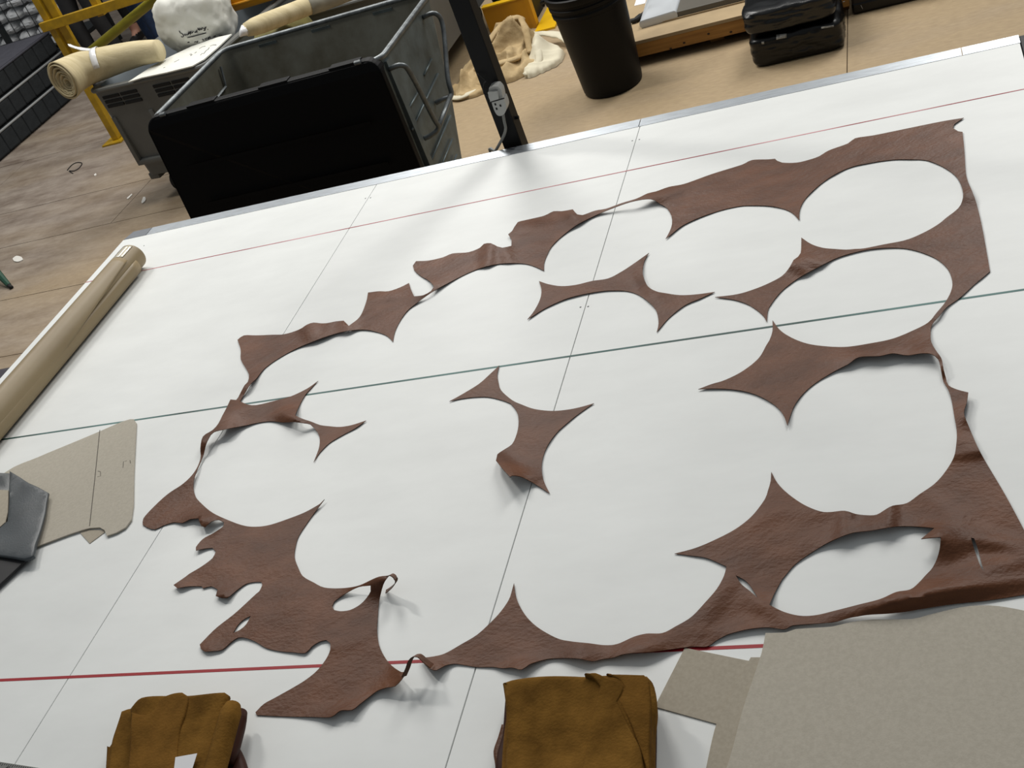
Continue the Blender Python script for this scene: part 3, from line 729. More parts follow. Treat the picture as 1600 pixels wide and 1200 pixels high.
o = G().tube(pts, [.012] + [.0165] * 11 + [.016], 16).build('rolled_edge', 'suede', s2, True); smooth_angle(o, 60)
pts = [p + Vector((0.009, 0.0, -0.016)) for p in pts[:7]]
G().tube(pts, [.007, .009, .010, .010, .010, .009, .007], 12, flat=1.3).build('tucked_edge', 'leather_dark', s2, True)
ptop = TOP + .0590
tag(G().prism(pxz([(274,1183),(308,1177),(296,1215),(270,1218)], ptop), ptop - .0005, ptop).build('paper_note', 'paper'), 'small white paper note tucked in the suede fold', 'paper')

# steel rule, cut by the bottom left corner of the picture
q0, q1 = at_z(-60, 1181, TOP + .0016), at_z(140, 1212, TOP + .0016)
dx = (q1 - q0).normalized(); dy = Vector((dx.y, -dx.x, 0)); dy = dy if dy.y < 0 else -dy
def rq(a, b): p = q0 + dx * a + dy * b; return (p.x, p.y)
rl = G().prism([rq(0, 0), rq(.5, 0), rq(.5, .03), rq(0, .03)], TOP + .0004, TOP + .0014).build('steel_rule', 'steel_rule')
tag(rl, 'steel rule with black graduations at the bottom left corner', 'ruler')
for i in range(60):
    a = .004 + i * .005; w = .0013; l = .010 if i % 5 == 0 else .006
    G().prism([rq(a, .0015), rq(a + w, .0015), rq(a + w, .0015 + l * .5), rq(a, .0015 + l * .5)], TOP + .0014, TOP + .0016).build('graduation', 'ink', rl)
def text_on(body, size, M, name, material, parent):
    c = bpy.data.curves.new('t', 'FONT'); c.body = body; c.size = size; c.extrude = 0.0001; c.align_x = 'CENTER'
    t = bpy.data.objects.new('t', c); COL.objects.link(t); dg = bpy.context.evaluated_depsgraph_get()
    me = bpy.data.meshes.new_from_object(t.evaluated_get(dg)); bpy.data.objects.remove(t); bpy.data.curves.remove(c)
    vs = [M @ v.co for v in me.vertices]; fs = [list(p.vertices) for p in me.polygons]; bpy.data.meshes.remove(me)
    return mk(name, vs, fs, material, parent)
p = at_z(12, 1199, TOP + .0016)
text_on('40', 0.009, Matrix(((dx.x, -dy.x, 0, p.x), (dx.y, -dy.y, 0, p.y - .004), (0, 0, 1, TOP + .0016), (0, 0, 0, 1))), 'numeral', 'ink', rl)

# ================================================================ BEHIND THE TABLE
# black upright post with an extension socket tied to it
px0 = at_y(808, 231, 2.895)
post = empty('steel_post', (px0.x, 2.895, 0), 'black square steel post rising just behind the table edge', 'post')
G().box((px0.x - .027, 2.868, 0.008), (px0.x + .027, 2.922, 2.7), bev=.003).build('upright', 'black_steel', post)
G().box((px0.x - .07, 2.86, 0), (px0.x + .07, 3.0, 0.008)).build('base_plate', 'black_steel', post)
for zz_ in (0.965, 1.45, 1.9):
    G().tube([(px0.x + .027, 2.895, zz_), (px0.x + .036, 2.895, zz_)], .005, 8).build('bolt', 'black_steel', post)
ys = 2.862
def on_post(u, v): return at_y(u, v, ys)
sk = empty('extension_socket', on_post(784, 165), 'grey plug and extension socket strapped to the black post', 'socket')
def slab_y(px, y0, y1):
    a = [at_y(u, v, y0) for u, v in px]; n = len(a)
    vs = [Vector((p.x, y0, p.z)) for p in a] + [Vector((p.x, y1, p.z)) for p in a]
    fs = [list(range(n)), [n + i for i in range(n)][::-1]] + [[i, (i + 1) % n, n + (i + 1) % n, n + i] for i in range(n)]
    return vs, fs
sb = smooth_angle(mk('socket_body', *slab_y(spline([(768,160),(787,155),(790,163),(791,170),(788,178),(783,181),(777,180),(772,172)], 2, 50), 2.832, 2.867), 'socket_grey', sk))
for u, v in ((774, 163), (782, 165), (776, 170)):
    p = at_y(u, v, 2.8318); G().box((p.x - .0022, 2.8310, p.z - .003), (p.x + .0022, 2.8330, p.z + .003)).build('pin_slot', 'slot_dark', sb)
smooth_angle(mk('plug', *slab_y(spline([(764,138),(770,135),(778,135),(783,141),(786,154),(767,160),(763,150)], 2, 50), 2.836, 2.867), 'socket_grey', sk))
smooth_angle(mk('plug_shoulder', *slab_y([(762,145),(777,143),(779,155),(766,159)], 2.826, 2.8365), 'socket_grey', sk))
w = [at_y(u, v, 2.829) for u, v in ((765, 160), (788, 153.5))]
G().tube(w, .0016, 6).build('cable_tie', 'rubber', sk)
pts = [at_y(u, v, y) for u, v, y in ((786,178,2.85),(788,190,2.846),(790,200,2.843),(788,210,2.848),(782,222,2.86),(774,236,2.875),(768,244,2.90))]
pts += [pts[-1] + Vector((0, .02, -.3)), pts[-1] + Vector((0.02, .03, -.62))]
G().tube(sp3(pts, 4), .0042, 8).build('cable', 'cable_grey', sk, True)
pts = [at_y(u, v, 2.85) for u, v in ((764,150),(757,147),(755.5,140),(756.5,130),(759,126))]
pts.append(Vector((px0.x - .02, 2.863, pts[-1].z + .02)))
G().tube(sp3(pts, 4), .0018, 6).build('thin_wire', 'rubber', sk, True)

# galvanised waste container with a black lid hanging over its front
BX0, BX1, BY0, BY1, BZ = -2.725, -1.762, 3.585, 4.225, 0.995
bn = empty('waste_container', ((BX0 + BX1) / 2, (BY0 + BY1) / 2, 0), 'open galvanised steel waste container with a black front lid, behind the table', 'container')
def rrect(x0, x1, y0, y1, r, n=5):
    o = []
    for cx, cy, a0 in ((x1 - r, y1 - r, 0), (x0 + r, y1 - r, 90), (x0 + r, y0 + r, 180), (x1 - r, y0 + r, 270)):
        for k in range(n + 1):
            a = math.radians(a0 + 90 * k / n); o.append((cx + r * math.cos(a), cy + r * math.sin(a)))
    return o
def shell(rects_out, rects_in, floor_in=True):
    """open vessel: list of (outline, z) outside bottom to top, then inside top to bottom"""
    seq = rects_out + rects_in; n = len(seq[0][0]); vs = []; fs = []
    for o_, z in seq: vs += [Vector((p[0], p[1], z)) for p in o_]
    for j in range(len(seq) - 1):
        for i in range(n): fs.append([j * n + i, j * n + (i + 1) % n, (j + 1) * n + (i + 1) % n, (j + 1) * n + i])
    fs.append(list(range(n))[::-1]); fs.append([(len(seq) - 1) * n + i for i in range(n)])
    return vs, fs
ro = lambda i, zf: rrect(BX0 + i, BX1 - i, BY0 + i, BY1 - i - (1 - zf) * .34, .05)
out_ = [(ro(0.03, 0.0), .20), (ro(0.012, .3), .42), (ro(0.006, .6), .62), (ro(0, 1), BZ)]
in_ = [(ro(0.006, 1), BZ), (ro(.012, .6), .62), (ro(.018, .3), .42), (ro(.036, 0), .22)]
vs, fs = shell(out_, in_)
nside = len(out_[0][0]); ids = [0 if k < nside * 3 else 1 for k in range(len(fs))]; ids[-2] = 0; ids[-1] = 1
body = mk('body', vs, fs, 'galv', bn, mats=['galv', 'galv_in'], mids=ids); smooth_angle(body, 35)
rim = [Vector((p[0], p[1], BZ)) for p in rrect(BX0, BX1, BY0, BY1, .05)]
G().tube(rim, .011, 8, closed=True).build('rim_tube', 'galv_tube', bn, True)
def sx(y, z): return Vector((BX1 + .001, y, z))
for (ya, za), (yb, zb) in (((3.632, .779), (3.80, .786)), ((3.605, .717), (4.0, .753)), ((3.878, .804), (3.997, .815)), ((3.624, .564), (3.964, .596)), ((3.69, .508), (3.90, .528)), ((3.63, .44), (3.88, .47))):
    G().tube([sx(ya, za) - Vector((.002, 0, 0)), sx(yb, zb) - Vector((.002, 0, 0))], .0045, 6).build('pressed_rib', 'galv', body, True)
G().box((BX1 - .012, BY0 + .03, .25), (BX1 + .006, BY0 + .065, BZ - .02)).build('corner_post', 'galv', body)
H = [Vector((BX1, 3.62, .945)), Vector((BX1 + .05, 3.625, .945)), Vector((BX1 + .062, 3.64, .90)), Vector((BX1 + .062, 3.675, .72)), Vector((BX1 + .062, 3.685, .672)), Vector((BX1 + .03, 3.675, .655)), Vector((BX1, 3.67, .65))]
G().tube(sp3(H, 5), .0095, 8).build('lifting_bar', 'galv_tube', bn, True)
H = [Vector((BX1, 4.06, .955)), Vector((BX1 + .05, 4.065, .955)), Vector((BX1 + .062, 4.06, .90)), Vector((BX1 + .062, 3.93, .76)), Vector((BX1 + .062, 3.90, .70)), Vector((BX1 + .03, 3.885, .695)), Vector((BX1, 3.88, .69))]
G().tube(sp3(H, 5), .0095, 8).build('lifting_bar', 'galv_tube', bn, True)
G().tube([Vector((BX1 + .062, 3.685, .672)), Vector((BX1 + .062, 3.90, .70))], .0095, 8).build('handle_bar', 'galv_tube', bn, True)
# brace inside the left wall
G().tube([(BX0 + .016, 3.92, .875), (BX0 + .016, 4.10, .885), (BX0 + .018, 4.13, .96)], .006, 6).build('inner_brace', 'galv_tube', body)
for x in (-2.55, -2.30, -2.02):                                    # riveted patch plates of the rear wall
    G().box((x, BY1 - .012 - .004, .68), (x + .085, BY1 - .012 - .0005, BZ - .015)).build('inner_plate', 'galv', body)
G().box((BX0 + .06, BY1 - .095, .66), (BX1 - .06, BY1 - .085, .675)).build('inner_seam', 'galv', body)
# the lid: a thick black plastic shield with rounded top corners, hanging on the front
lo_ = [(BX0 - .06, .30), (BX1 + .006, .30)]
r_ = .05
out2 = [(BX0 - .05, .30), (BX1 + .004, .30)]
for k in range(7):
    a = math.radians(90 * k / 6); out2.append((BX1 + .004 - r_ + r_ * math.cos(a), BZ + .017 - r_ + r_ * math.sin(a)))
for k in range(7):
    a = math.radians(90 + 90 * k / 6); out2.append((BX0 - .018 + r_ + r_ * math.cos(a), BZ + .017 - r_ + r_ * math.sin(a)))
n = len(out2)
vs = [Vector((x, BY0 - .055 + .03 * max(0, (z - .9) / .1), z)) for x, z in out2] + [Vector((x, BY0 - .012 + (.03 if z > BZ - .03 else 0), z)) for x, z in out2]
fs = [list(range(n)), [n + i for i in range(n)][::-1]] + [[i, (i + 1) % n, n + (i + 1) % n, n + i] for i in range(n)]
lid = mk('front_lid', vs, fs, 'black_plastic', bn); lid['label'] = 'black plastic lid hanging over the front'
bv = lid.modifiers.new('b', 'BEVEL'); bv.width = .006; bv.segments = 2
for k in range(3): G().box((BX0 + .08, BY0 - .0585, .80 - k * .16), (BX1 - .10, BY0 - .0545, .815 - k * .16)).build('moulded_rib', 'black_plastic', lid)
for u, v in ((255, 180), (557, 93)):
    p = at_y(u, v, BY0 - .02)
    G().tube([(p.x - .012, BY0 - .02, BZ + .017), (p.x + .012, BY0 - .02, BZ + .017)], .008, 10).build('lid_bolt', 'galv_tube', lid)
for x in (-2.55, -2.24, -1.95): G().box((x, BY0 - .02, BZ - .0), (x + .12, BY0 + .02, BZ + .022), bev=.003).build('hinge_clip', 'black_plastic', lid)
for x in (BX0 + .15, BX1 - .15):
    for y in (BY0 + .08, BY1 - .45):
        c = G().tube([(x - .02, y, .09), (x + .02, y, .09)], .09, 20).build('castor', 'rubber', bn)
        G().box((x - .03, y - .03, .10), (x + .03, y + .03, .20)).build('castor_fork', 'galv', c)

# grey plastic pallet boxes
def pallet_box(cx, cy, rot, w, d, z0, z1, label, vents=True):
    e = empty('plastic_pallet_box', (cx, cy, 0), label, 'box')
    e.rotation_euler = (0, 0, rot)
    def lk(name, g, m, par=None, sm=False):
        me = bpy.data.meshes.new(name); me.from_pydata([tuple(v) for v in g.v], [], g.f); me.materials.append(MATS[m])
        bm = bmesh.new(); bm.from_mesh(me); bmesh.ops.recalc_face_normals(bm, faces=bm.faces); bm.to_mesh(me); bm.free()
        o = bpy.data.objects.new(name, me); COL.objects.link(o); o.parent = par or e
        return smooth_angle(o, 35)
    t = .03
    R = lambda i, r=.05: rrect(-w / 2 + i, w / 2 - i, -d / 2 + i, d / 2 - i, r)
    g = G(); g.add(*shell([(R(.03), z0), (R(.012), (z0 + z1) / 2), (R(0), z1 - .03), (R(0), z1)], [(R(t), z1), (R(t + .01), z1 - .04), (R(t + .02), z0 + .06)]))
    b = lk('body', g, 'grey_plastic')
    n_ = 24; b.data.materials.append(MATS['grey_plastic_in'])
    for i, p in enumerate(b.data.polygons):
        if i >= n_ * 4 and i < n_ * 6: p.material_index = 1
    g = G(); g.tube([Vector((p[0], p[1], z1 - .008)) for p in R(-.004)], .012, 8, closed=True); lk('rim', g, 'grey_plastic', b)
    yf = -d / 2
    for k, x in enumerate((-w * .26, w * .20)):                         # raised frames around recessed fields of the front
        ww = w * .19
        for (x0, x1, a, c) in ((x - ww, x - ww + .03, z0 + .10, z1 - .17), (x + ww - .03, x + ww, z0 + .10, z1 - .17), (x - ww, x + ww, z0 + .08, z0 + .11)):
            g = G(); g.box((x0, yf - .002, a), (x1, yf + .04, c), bev=.004); lk('front_rib', g, 'grey_plastic', b)
        if vents:
            for r in range(3):
                for c in range(2):
                    g = G(); g.box((x - ww * .85 + c * ww * .86, yf - .0035, z1 - .062 - r * .026), (x - ww * .85 + c * ww * .86 + ww * .78, yf + .02, z1 - .046 - r * .026)); lk('vent_slot', g, 'slot_dark', b)
    for sx_ in (-1, 1):
        g = G(); g.box((sx_ * (w / 2 - .07) - .035, yf + .035, z0 - .03), (sx_ * (w / 2 - .07) + .035, yf + .14, z0 + .01), bev=.006); lk('corner_foot', g, 'grey_plastic', b)
        for y in (-d / 2 + .13, d / 2 - .13):
            x = sx_ * (w / 2 - .14)
            g = G(); g.tube([(x - .018, y, .06), (x + .018, y, .06)], .06, 18); c = lk('castor', g, 'rubber')
            g = G(); g.box((x - .026, y - .02, .055), (x + .026, y + .03, z0 + .02)); lk('castor_fork', g, 'galv', c)
    return e
pallet_box(-3.80, 5.72, math.radians(-7.5), .80, 1.05, .15, .70, 'grey plastic pallet box on castors with vent slots, left of the steel container')
pallet_box(-2.88, 6.45, math.radians(-2), .74, 1.1, .15, .60, 'grey plastic pallet box on castors behind the steel container', False)

# cream cloth roll lying across the left box
CP = sp3([Vector((-4.310, 5.155, .815)), Vector((-4.270, 5.275, .812)), Vector((-4.13, 5.345, .797)), Vector((-3.95, 5.355, .790)), Vector((-3.80, 5.345, .778))], 5)
CRAD = [.100 - .048 * (i / (len(CP) - 1)) for i in range(len(CP))]
cr = empty('cloth_roll', (-4.1, 5.37, .70), 'cream cloth roll with a loose spiral end, across the left grey box', 'cloth roll')
def sweep(path, rfun, n=40, squash=1.06):
    vs = []; fs = []; m = len(path)
    for i, c in enumerate(path):
        t = (path[min(i + 1, m - 1)] - path[max(i - 1, 0)]).normalized(); sdv = Vector((-t.y, t.x, 0)).normalized(); upv = t.cross(sdv); upv = upv if upv.z > 0 else -upv
        for k in range(n):
            a = 2 * math.pi * k / n; r = rfun(a, i); vs.append(c + sdv * (math.cos(a) * r * .95) + upv * (math.sin(a) * r * squash))
    for i in range(m - 1):
        for k in range(n): fs.append([i * n + k, i * n + (k + 1) % n, (i + 1) * n + (k + 1) % n, (i + 1) * n + k])
    return vs, fs
n = 40
vs, fs = sweep(CP, lambda a, i: CRAD[i] * (1 + .035 * noise.noise(Vector((math.cos(a) * 1.5, math.sin(a) * 1.5, i * .3)))))
fs.append([(len(CP) - 1) * n + k for k in range(n)])
o = mk('outer_wrap', vs, fs, 'cream_cloth', cr, True); md = o.modifiers.new('t', 'SOLIDIFY'); md.thickness = .007; md.offset = -1
d0 = (CP[1] - CP[0]).normalized()
for j, (r0, dep) in enumerate(((.086, -.006), (.073, .002), (.059, .006), (.043, .014), (.028, .02))):   # the turns seen in the end
    path = [CP[0] + d0 * (dep + q * .05) - Vector((0, 0, .006 * j)) for q in range(3)]
    vs, fs = sweep(path, lambda a, i: r0 * (1 + (.05 + .06 * j) * noise.noise(Vector((math.cos(a) * (1.3 + j), math.sin(a) * (1.3 + j), j * 3.0)))))
    o = mk('inner_turn', vs, fs, 'cream_cloth', cr, True); md = o.modifiers.new('t', 'SOLIDIFY'); md.thickness = .006; md.offset = -1
vs, fs = sweep([CP[0] + d0 * .085, CP[0] + d0 * .09], lambda a, i: .085); fs += [list(range(n))]
mk('roll_centre', vs, fs, 'slot_dark', cr)
bi = 8
vs, fs = sweep([CP[bi], CP[bi].lerp(CP[bi + 1], .5), CP[bi + 1]], lambda a, i: CRAD[bi] * (1.03 + .03 * noise.noise(Vector((a * 2, i, 5)))), 24)
fs = [f for f in fs if sum(vs[q].z for q in f) / 4 > CP[bi].z - .01]
o = mk('tape_band', vs, fs, 'clear_tape', cr, True); o['label'] = 'crumpled clear tape around the cloth roll'; md = o.modifiers.new('t', 'SOLIDIFY'); md.thickness = .002; md.offset = 1
tl = [CP[bi] + Vector((.02, 0, .080)), CP[bi] + Vector((-.03, 0, .098)), CP[bi] + Vector((-.08, .0, .125)), CP[bi] + Vector((-.10, .0, .145))]
G().tube(sp3(tl, 4), [.016] * 6 + [.012] * 5 + [.006, .003], 8, flat=.4).build('tape_tail', 'clear_tape', cr, True)

# white sheet and white sack in the left box
zs = .713
ws = [at_z(u, v, zs) for u, v in ((200,128),(222,121),(260,113),(300,103),(318,93),(340,74),(362,53),(340,58),(300,72),(262,90),(238,103))]
sh = G().prism([(p.x, p.y) for p in ws], zs - .006, zs).build('packing_sheet', 'sack_white')
tag(sh, 'flat white packing sheet with faint handwriting lying in the left grey box', 'sheet')
def scribble(pts_list, z, name, parent, w=.0016):
    for st in pts_list:
        G().tube([at_z(u, v, z) for u, v in st], w, 5, flat=.4).build(name, 'ink', parent)
scribble([[(296,85),(299,84),(298,87),(301,85)], [(304,83),(307,81)], [(311,76),(316,73),(321,72)], [(313,86),(316,83),(318,84),(322,79),(325,77),(327,74)], [(328,72),(333,70),(338,70)], [(255,106),(258,105)], [(272,97),(280,93)]], zs + .0012, 'pen_mark', sh)

def blob(name, c, rad, seed, amp, material, parent=None, cuts=5, flat=0.0, fr=2.2):
    bm = bmesh.new(); bmesh.ops.create_icosphere(bm, subdivisions=cuts, radius=1)
    vs = []
    for v in bm.verts:
        d = v.co.normalized(); s = 1 + amp * noise.noise(d * fr + Vector((seed, 0, 0))) + amp * .5 * abs(noise.noise(d * fr * 2.6 + Vector((0, seed, 0)))) - amp * .25
        e = 1 / max(abs(d.x)**flat_p(flat) + abs(d.y)**flat_p(flat) + abs(d.z)**flat_p(flat), 1e-6)**(1 / flat_p(flat))
        p = d * s * e; vs.append(Vector((c[0] + p.x * rad[0], c[1] + p.y * rad[1], c[2] + p.z * rad[2])))
    bm.verts.index_update(); fs = [[v.index for v in f.verts] for f in bm.faces]; bm.free()
    return mk(name, vs, fs, material, parent, True)
def flat_p(f): return 2.0 + f
sack = blob('white_sack', (-3.735, 5.69, .805), (.205, .190, .195), 3.0, .12, 'sack_white', None, 5, 0.8)
tag(sack, 'bulging white plastic sack with handwriting in the left grey box', 'sack')
bpy.context.view_layer.update()
bv_ = BVHTree.FromPolygons([sack.matrix_world @ v.co for v in sack.data.vertices], [list(p.vertices) for p in sack.data.polygons])
def on_bag(u, v):
    d = ray(u, v).normalized(); h = bv_.ray_cast(CAM, d)
    return (h[0] - d * .004) if h[0] else at_y(u, v, 5.72)
W1 = [[(280,48),(281,51),(284,52),(286,54),(287,57),(285,58),(283,57)], [(289,53),(288,55),(290,56),(291,53),(292,55)], [(293,55),(295,50),(297,50)], [(294,54),(297,51),(299,49)], [(297,54),(299,51),(300,52),(302,49)],
      [(304,50),(305,51),(307,50),(308,47)], [(306,50),(308,49),(308,51)], [(309,44),(310,47),(313,47),(312,44),(310,46)], [(313,45),(315,46),(316,43),(315,47)], [(317,44),(319,45),(322,42),(320,48),(318,47)], [(324.5,46),(325.2,46.3)],
      [(293,59),(300,57.5),(309,55),(322,51.5)],
      [(293,66.5),(296,66)], [(304,66),(306,65),(308,66.5),(309,64)], [(316,61),(317,63),(319,62)], [(320,60),(321,62),(323,59)], [(324,60),(326,58),(325,61),(328,57),(329,60)], [(334,57),(337,56)], [(343,56),(347,55)]]
for st in W1: G().tube([on_bag(u, v) for u, v in st], .0024, 5).build('handwriting', 'ink', sack)

# stuff in the box behind the container: olive sack, cream roll, grey sleeve, yellow crate
ol = blob('olive_sack', (-3.215, 5.56, .355), (.155, .25, .355), 8.0, .08, 'olive', None, 4, 1.6); tag(ol, 'olive green cloth sack standing between the two grey boxes', 'sack')
r0 = at_z(384, 47, .765); r2 = at_y(620, -44, 5.97); r1 = r0.lerp(r2, .40)
cw = empty('cream_roll', r0.lerp(r1, .5) - Vector((0, 0, .06)), 'pale cream fabric roll in a grey sleeve, seen over the container rim', 'fabric roll')
c_ = [r0.lerp(r1, i / 8) for i in range(9)]
G().tube(c_, [.034, .044] + [.047] * 7, 20).build('fabric', 'cream_cloth', cw, True)
G().tube([r0.lerp(r1, .0), r0 - (r1 - r0) * .07 + Vector((0, 0, -.008)), r0 - (r1 - r0) * .12 + Vector((0, 0, -.02))], [.033, .018, .004], 12).build('wrapped_end', 'clear_tape', cw, True)
c_ = [r1.lerp(r2, i / 8) for i in range(9)]
G().tube(c_, [.049] + [.053] * 8, 20).build('sleeve', 'grey_roll', cw, True)
cz = .715
cr8 = empty('yellow_crate', (-3.54, 6.07, cz), 'amber yellow plastic crate resting on the left grey box', 'crate')
R8 = lambda i, r=.05: rrect(-3.76 + i, -3.33 - i, 5.905 + i, 6.24 - i, r)
vs, fs = shell([(R8(.03), cz), (R8(.012), cz + .02), (R8(.0), cz + .06), (R8(0), cz + .20)], [(R8(.012), cz + .20), (R8(.03), cz + .02)])
smooth_angle(mk('tub', vs, fs, 'yellow_crate', cr8), 35)
G().tube([Vector((p[0], p[1], cz + .045)) for p in R8(-.004)], .008, 8, closed=True).build('rib', 'yellow_crate', cr8, True)
G().tube([Vector((p[0], p[1], cz + .20)) for p in R8(-.004)], .010, 8, closed=True).build('rim', 'yellow_crate', cr8, True)
dk = blob('dark_sack', (-2.88, 6.46, .40), (.26, .40, .16), 12.0, .08, 'bag_black', None, 4, .8); tag(dk, 'black plastic sack filling the box behind the container', 'sack')

# black round bin
bc = Vector((-1.512, 5.375, 0))
bb = empty('round_bin', bc, 'tall black plastic round bin with a ribbed rim', 'bin')
prof = [(.138, 0), (.146, .006), (.149, .02), (.172, .40), (.1735, .41), (.1815, .415), (.1825, .43), (.1785, .435), (.1785, .445), (.186, .45), (.187, .465), (.182, .47), (.182, .48), (.192, .485), (.195, .50), (.195, .515), (.188, .52), (.180, .515), (.150, .03)]
smooth_angle(G().lathe(prof, bc, 48).build('body', 'black_bin', bb), 40)
hp = [bc + Vector((-.190, -.03, .50)), bc + Vector((-.212, -.015, .49)), bc + Vector((-.216, .0, .47)), bc + Vector((-.212, .015, .49)), bc + Vector((-.190, .03, .50))]
G().tube(sp3(hp, 4), .010, 8).build('rim_grip', 'black_bin', bb, True)

# heap of beige tarpaulin
def ridged(p, o=4):
    a = 0; w = 1; t = 0
    for i in range(o): a += w * (1 - abs(noise.noise(p))) ** 2; t += w; p = p * 2.03 + Vector((7.1, 3.3, 1.7)); w *= .45
    return a / t
hp_ = empty('crumpled_tarpaulin', (-2.22, 5.97, 0), 'crumpled beige tarpaulin heaped on the floor beside the yellow box', 'tarpaulin')
def heap(name, cx, cy, rx, ry, rot, peaks, base, seed, m, nr=46, na=150, cre=1.0):
    """a crumpled sheet: polar grid with sharp creases and a thick rounded hem"""
    vs = [Vector((cx, cy, 0))]; fs = []
    for i in range(1, nr + 1):
        q = i / nr
        for k in range(na):
            a = 2 * math.pi * k / na
            lob = 1 + .16 * noise.noise(Vector((math.cos(a) * 1.6, math.sin(a) * 1.6, seed))) + .07 * noise.noise(Vector((math.cos(a) * 5, math.sin(a) * 5, seed + 4)))
            dx_, dy_ = math.cos(a) * rx * q * lob, math.sin(a) * ry * q * lob
            x = cx + dx_ * math.cos(rot) - dy_ * math.sin(rot); y = cy + dx_ * math.sin(rot) + dy_ * math.cos(rot)
            w = Vector((noise.noise(Vector((x * 4, y * 4, seed + 11))), noise.noise(Vector((x * 4, y * 4, seed + 21))), 0))
            f = 1 - abs(noise.noise(Vector((x * 5.5, y * 5.5, seed)) + w * 1.3)) * 2.1
            f2 = 1 - abs(noise.noise(Vector((x * 13, y * 13, seed + 3)) + w * 1.8)) * 2.0
            d = base + sum(h * math.exp(-(((x - px) / sx1)**2 + ((y - py) / sy1)**2)) for px, py, sx1, sy1, h in peaks)
            z = d * (.55 + .55 * max(f, -.4) * cre + .20 * f2 * cre)
            z = max(z, .012) * min(1.0, math.sqrt(max(0.0, 1 - q**10))) + .002
            vs.append(Vector((x + .035 * w.x * q, y + .035 * w.y * q, z)))
    vs[0].z = sum(vs[1 + k].z for k in range(na)) / na
    fs += [[0, 1 + k, 1 + (k + 1) % na] for k in range(na)]
    for i in range(nr - 1):
        for k in range(na): fs.append([1 + i * na + k, 1 + i * na + (k + 1) % na, 1 + (i + 1) * na + (k + 1) % na, 1 + (i + 1) * na + k])
    return mk(name, vs, fs, m, hp_, True)
heap('main_sheet', -2.24, 5.98, .27, .26, 0.2, [(-2.20, 6.10, .13, .10, .17), (-2.33, 5.90, .12, .12, .07), (-2.13, 5.95, .07, .12, .06)], .05, 1.0, 'tarp')
heap('front_sheet', -2.36, 5.76, .15, .12, -0.2, [(-2.40, 5.80, .10, .06, .07)], .03, 6.0, 'tarp')
heap('side_sheet', -2.02, 5.93, .12, .20, 0.1, [(-2.02, 5.98, .05, .10, .07)], .035, 9.0, 'tarp_pale')
def fold(name, pts, w, h, m):
    """a rolled fold of cloth lying along a path"""
    P_ = sp3([Vector(p) for p in pts], 8); k = len(P_)
    G().tube(P_, [w * (.65 + .35 * math.sin(math.pi * i / (k - 1))) * (1 + .3 * noise.noise(Vector((i * .35, w * 50, 0)))) for i in range(k)], 12, flat=h).build(name, m, hp_, True)
fold('fold', [(-2.42, 5.86, .06), (-2.34, 5.98, .12), (-2.24, 6.09, .19), (-2.15, 6.14, .205), (-2.10, 6.13, .185)], .026, .5, 'tarp')
fold('fold', [(-2.12, 6.14, .20), (-2.08, 6.04, .15), (-2.06, 5.92, .07)], .020, .6, 'tarp')
fold('fold', [(-2.36, 5.84, .085), (-2.24, 5.83, .085), (-2.13, 5.87, .075), (-2.10, 5.95, .06)], .024, .6, 'tarp')
fold('fold', [(-2.06, 5.99, .085), (-2.01, 5.92, .08), (-2.0, 5.82, .035), (-2.07, 5.75, .02)], .022, .6, 'tarp_pale')
fold('pale_edge', [(-2.10, 6.17, .085), (-2.0, 6.16, .065), (-1.92, 6.11, .05), (-1.87, 6.05, .03)], .034, .35, 'tarp_pale')
fold('folded_hem', [(-2.50, 5.70, .014), (-2.42, 5.665, .016), (-2.34, 5.70, .02)], .026, .4, 'tarp_pale')

# yellow steel tray
yb = empty('yellow_steel_tray', (-2.3, 6.95, 0), 'yellow steel tray with an upright front panel, behind the tarpaulin', 'tray')
G().box((-2.46, 6.52, .0), (-2.19, 6.55, .185)).build('front_panel', 'yellow_box', yb)
G().box((-2.46, 6.515, .185), (-2.19, 6.565, .193)).build('panel_lip', 'yellow_box_lit', yb)
G().box((-2.19, 6.505, .0), (-2.165, 6.56, .30)).build('corner_post', 'yellow_box', yb)
G().box((-2.16, 6.41, .0), (-2.035, 7.6, .012)).build('base_plate', 'yellow_box_lit', yb)
G().box((-2.46, 6.60, .0), (-2.2, 7.5, .14)).build('dark_interior_block', 'black_steel', yb)  # black block added to stand for the dark interior behind the panel
G().tube([(-2.44, 6.75, .13), (-2.43, 6.70, .20), (-2.40, 6.66, .23), (-2.33, 6.66, .21)], .022, 10).build('grey_hose', 'grey_plastic', yb, True)

# plywood platform with a pine front
pf = empty('plywood_platform', (-1.0, 6.1, 0), 'low plywood platform with a knotty pine front rail', 'platform')
G().box((-1.60, 5.545, .108), (-.37, 6.8, .126), bev=.002).build('top_sheet', 'ply', pf)
G().box((-1.60, 5.548, .042), (-.37, 5.575, .1075), bev=.002).build('front_rail', 'pine', pf)
for x in (-1.58, -1.05, -.45): G().box((x, 5.63, 0), (x + .07, 6.75, .1075)).build('bearer', 'pine', pf)
for u, v in ((1107, 53), (1069, 67), (1142, 50), (1048, 76)):
    p = at_y(u, v, 5.547)
    g = G(); n = 10; vs = [Vector((p.x + .007 * math.cos(2 * math.pi * k / n), 5.5472, p.z + .005 * math.sin(2 * math.pi * k / n))) for k in range(n)] + [Vector((p.x, 5.5465, p.z))]
    g.add(vs, [[k, (k + 1) % n, n] for k in range(n)]).build('knot', 'box_brown', pf)
pk = empty('wrapped_board', (-.95, 6.2, .126), 'grey board pack wrapped in clear film on the plywood platform', 'board')
G().box((-1.30, 5.715, .1265), (-.42, 6.7, .160), bev=.003).build('board', 'board_grey', pk)
G().box((-1.30, 5.708, .1265), (-.42, 5.7145, .134), bev=.001).build('board_edge', 'ply', pk)
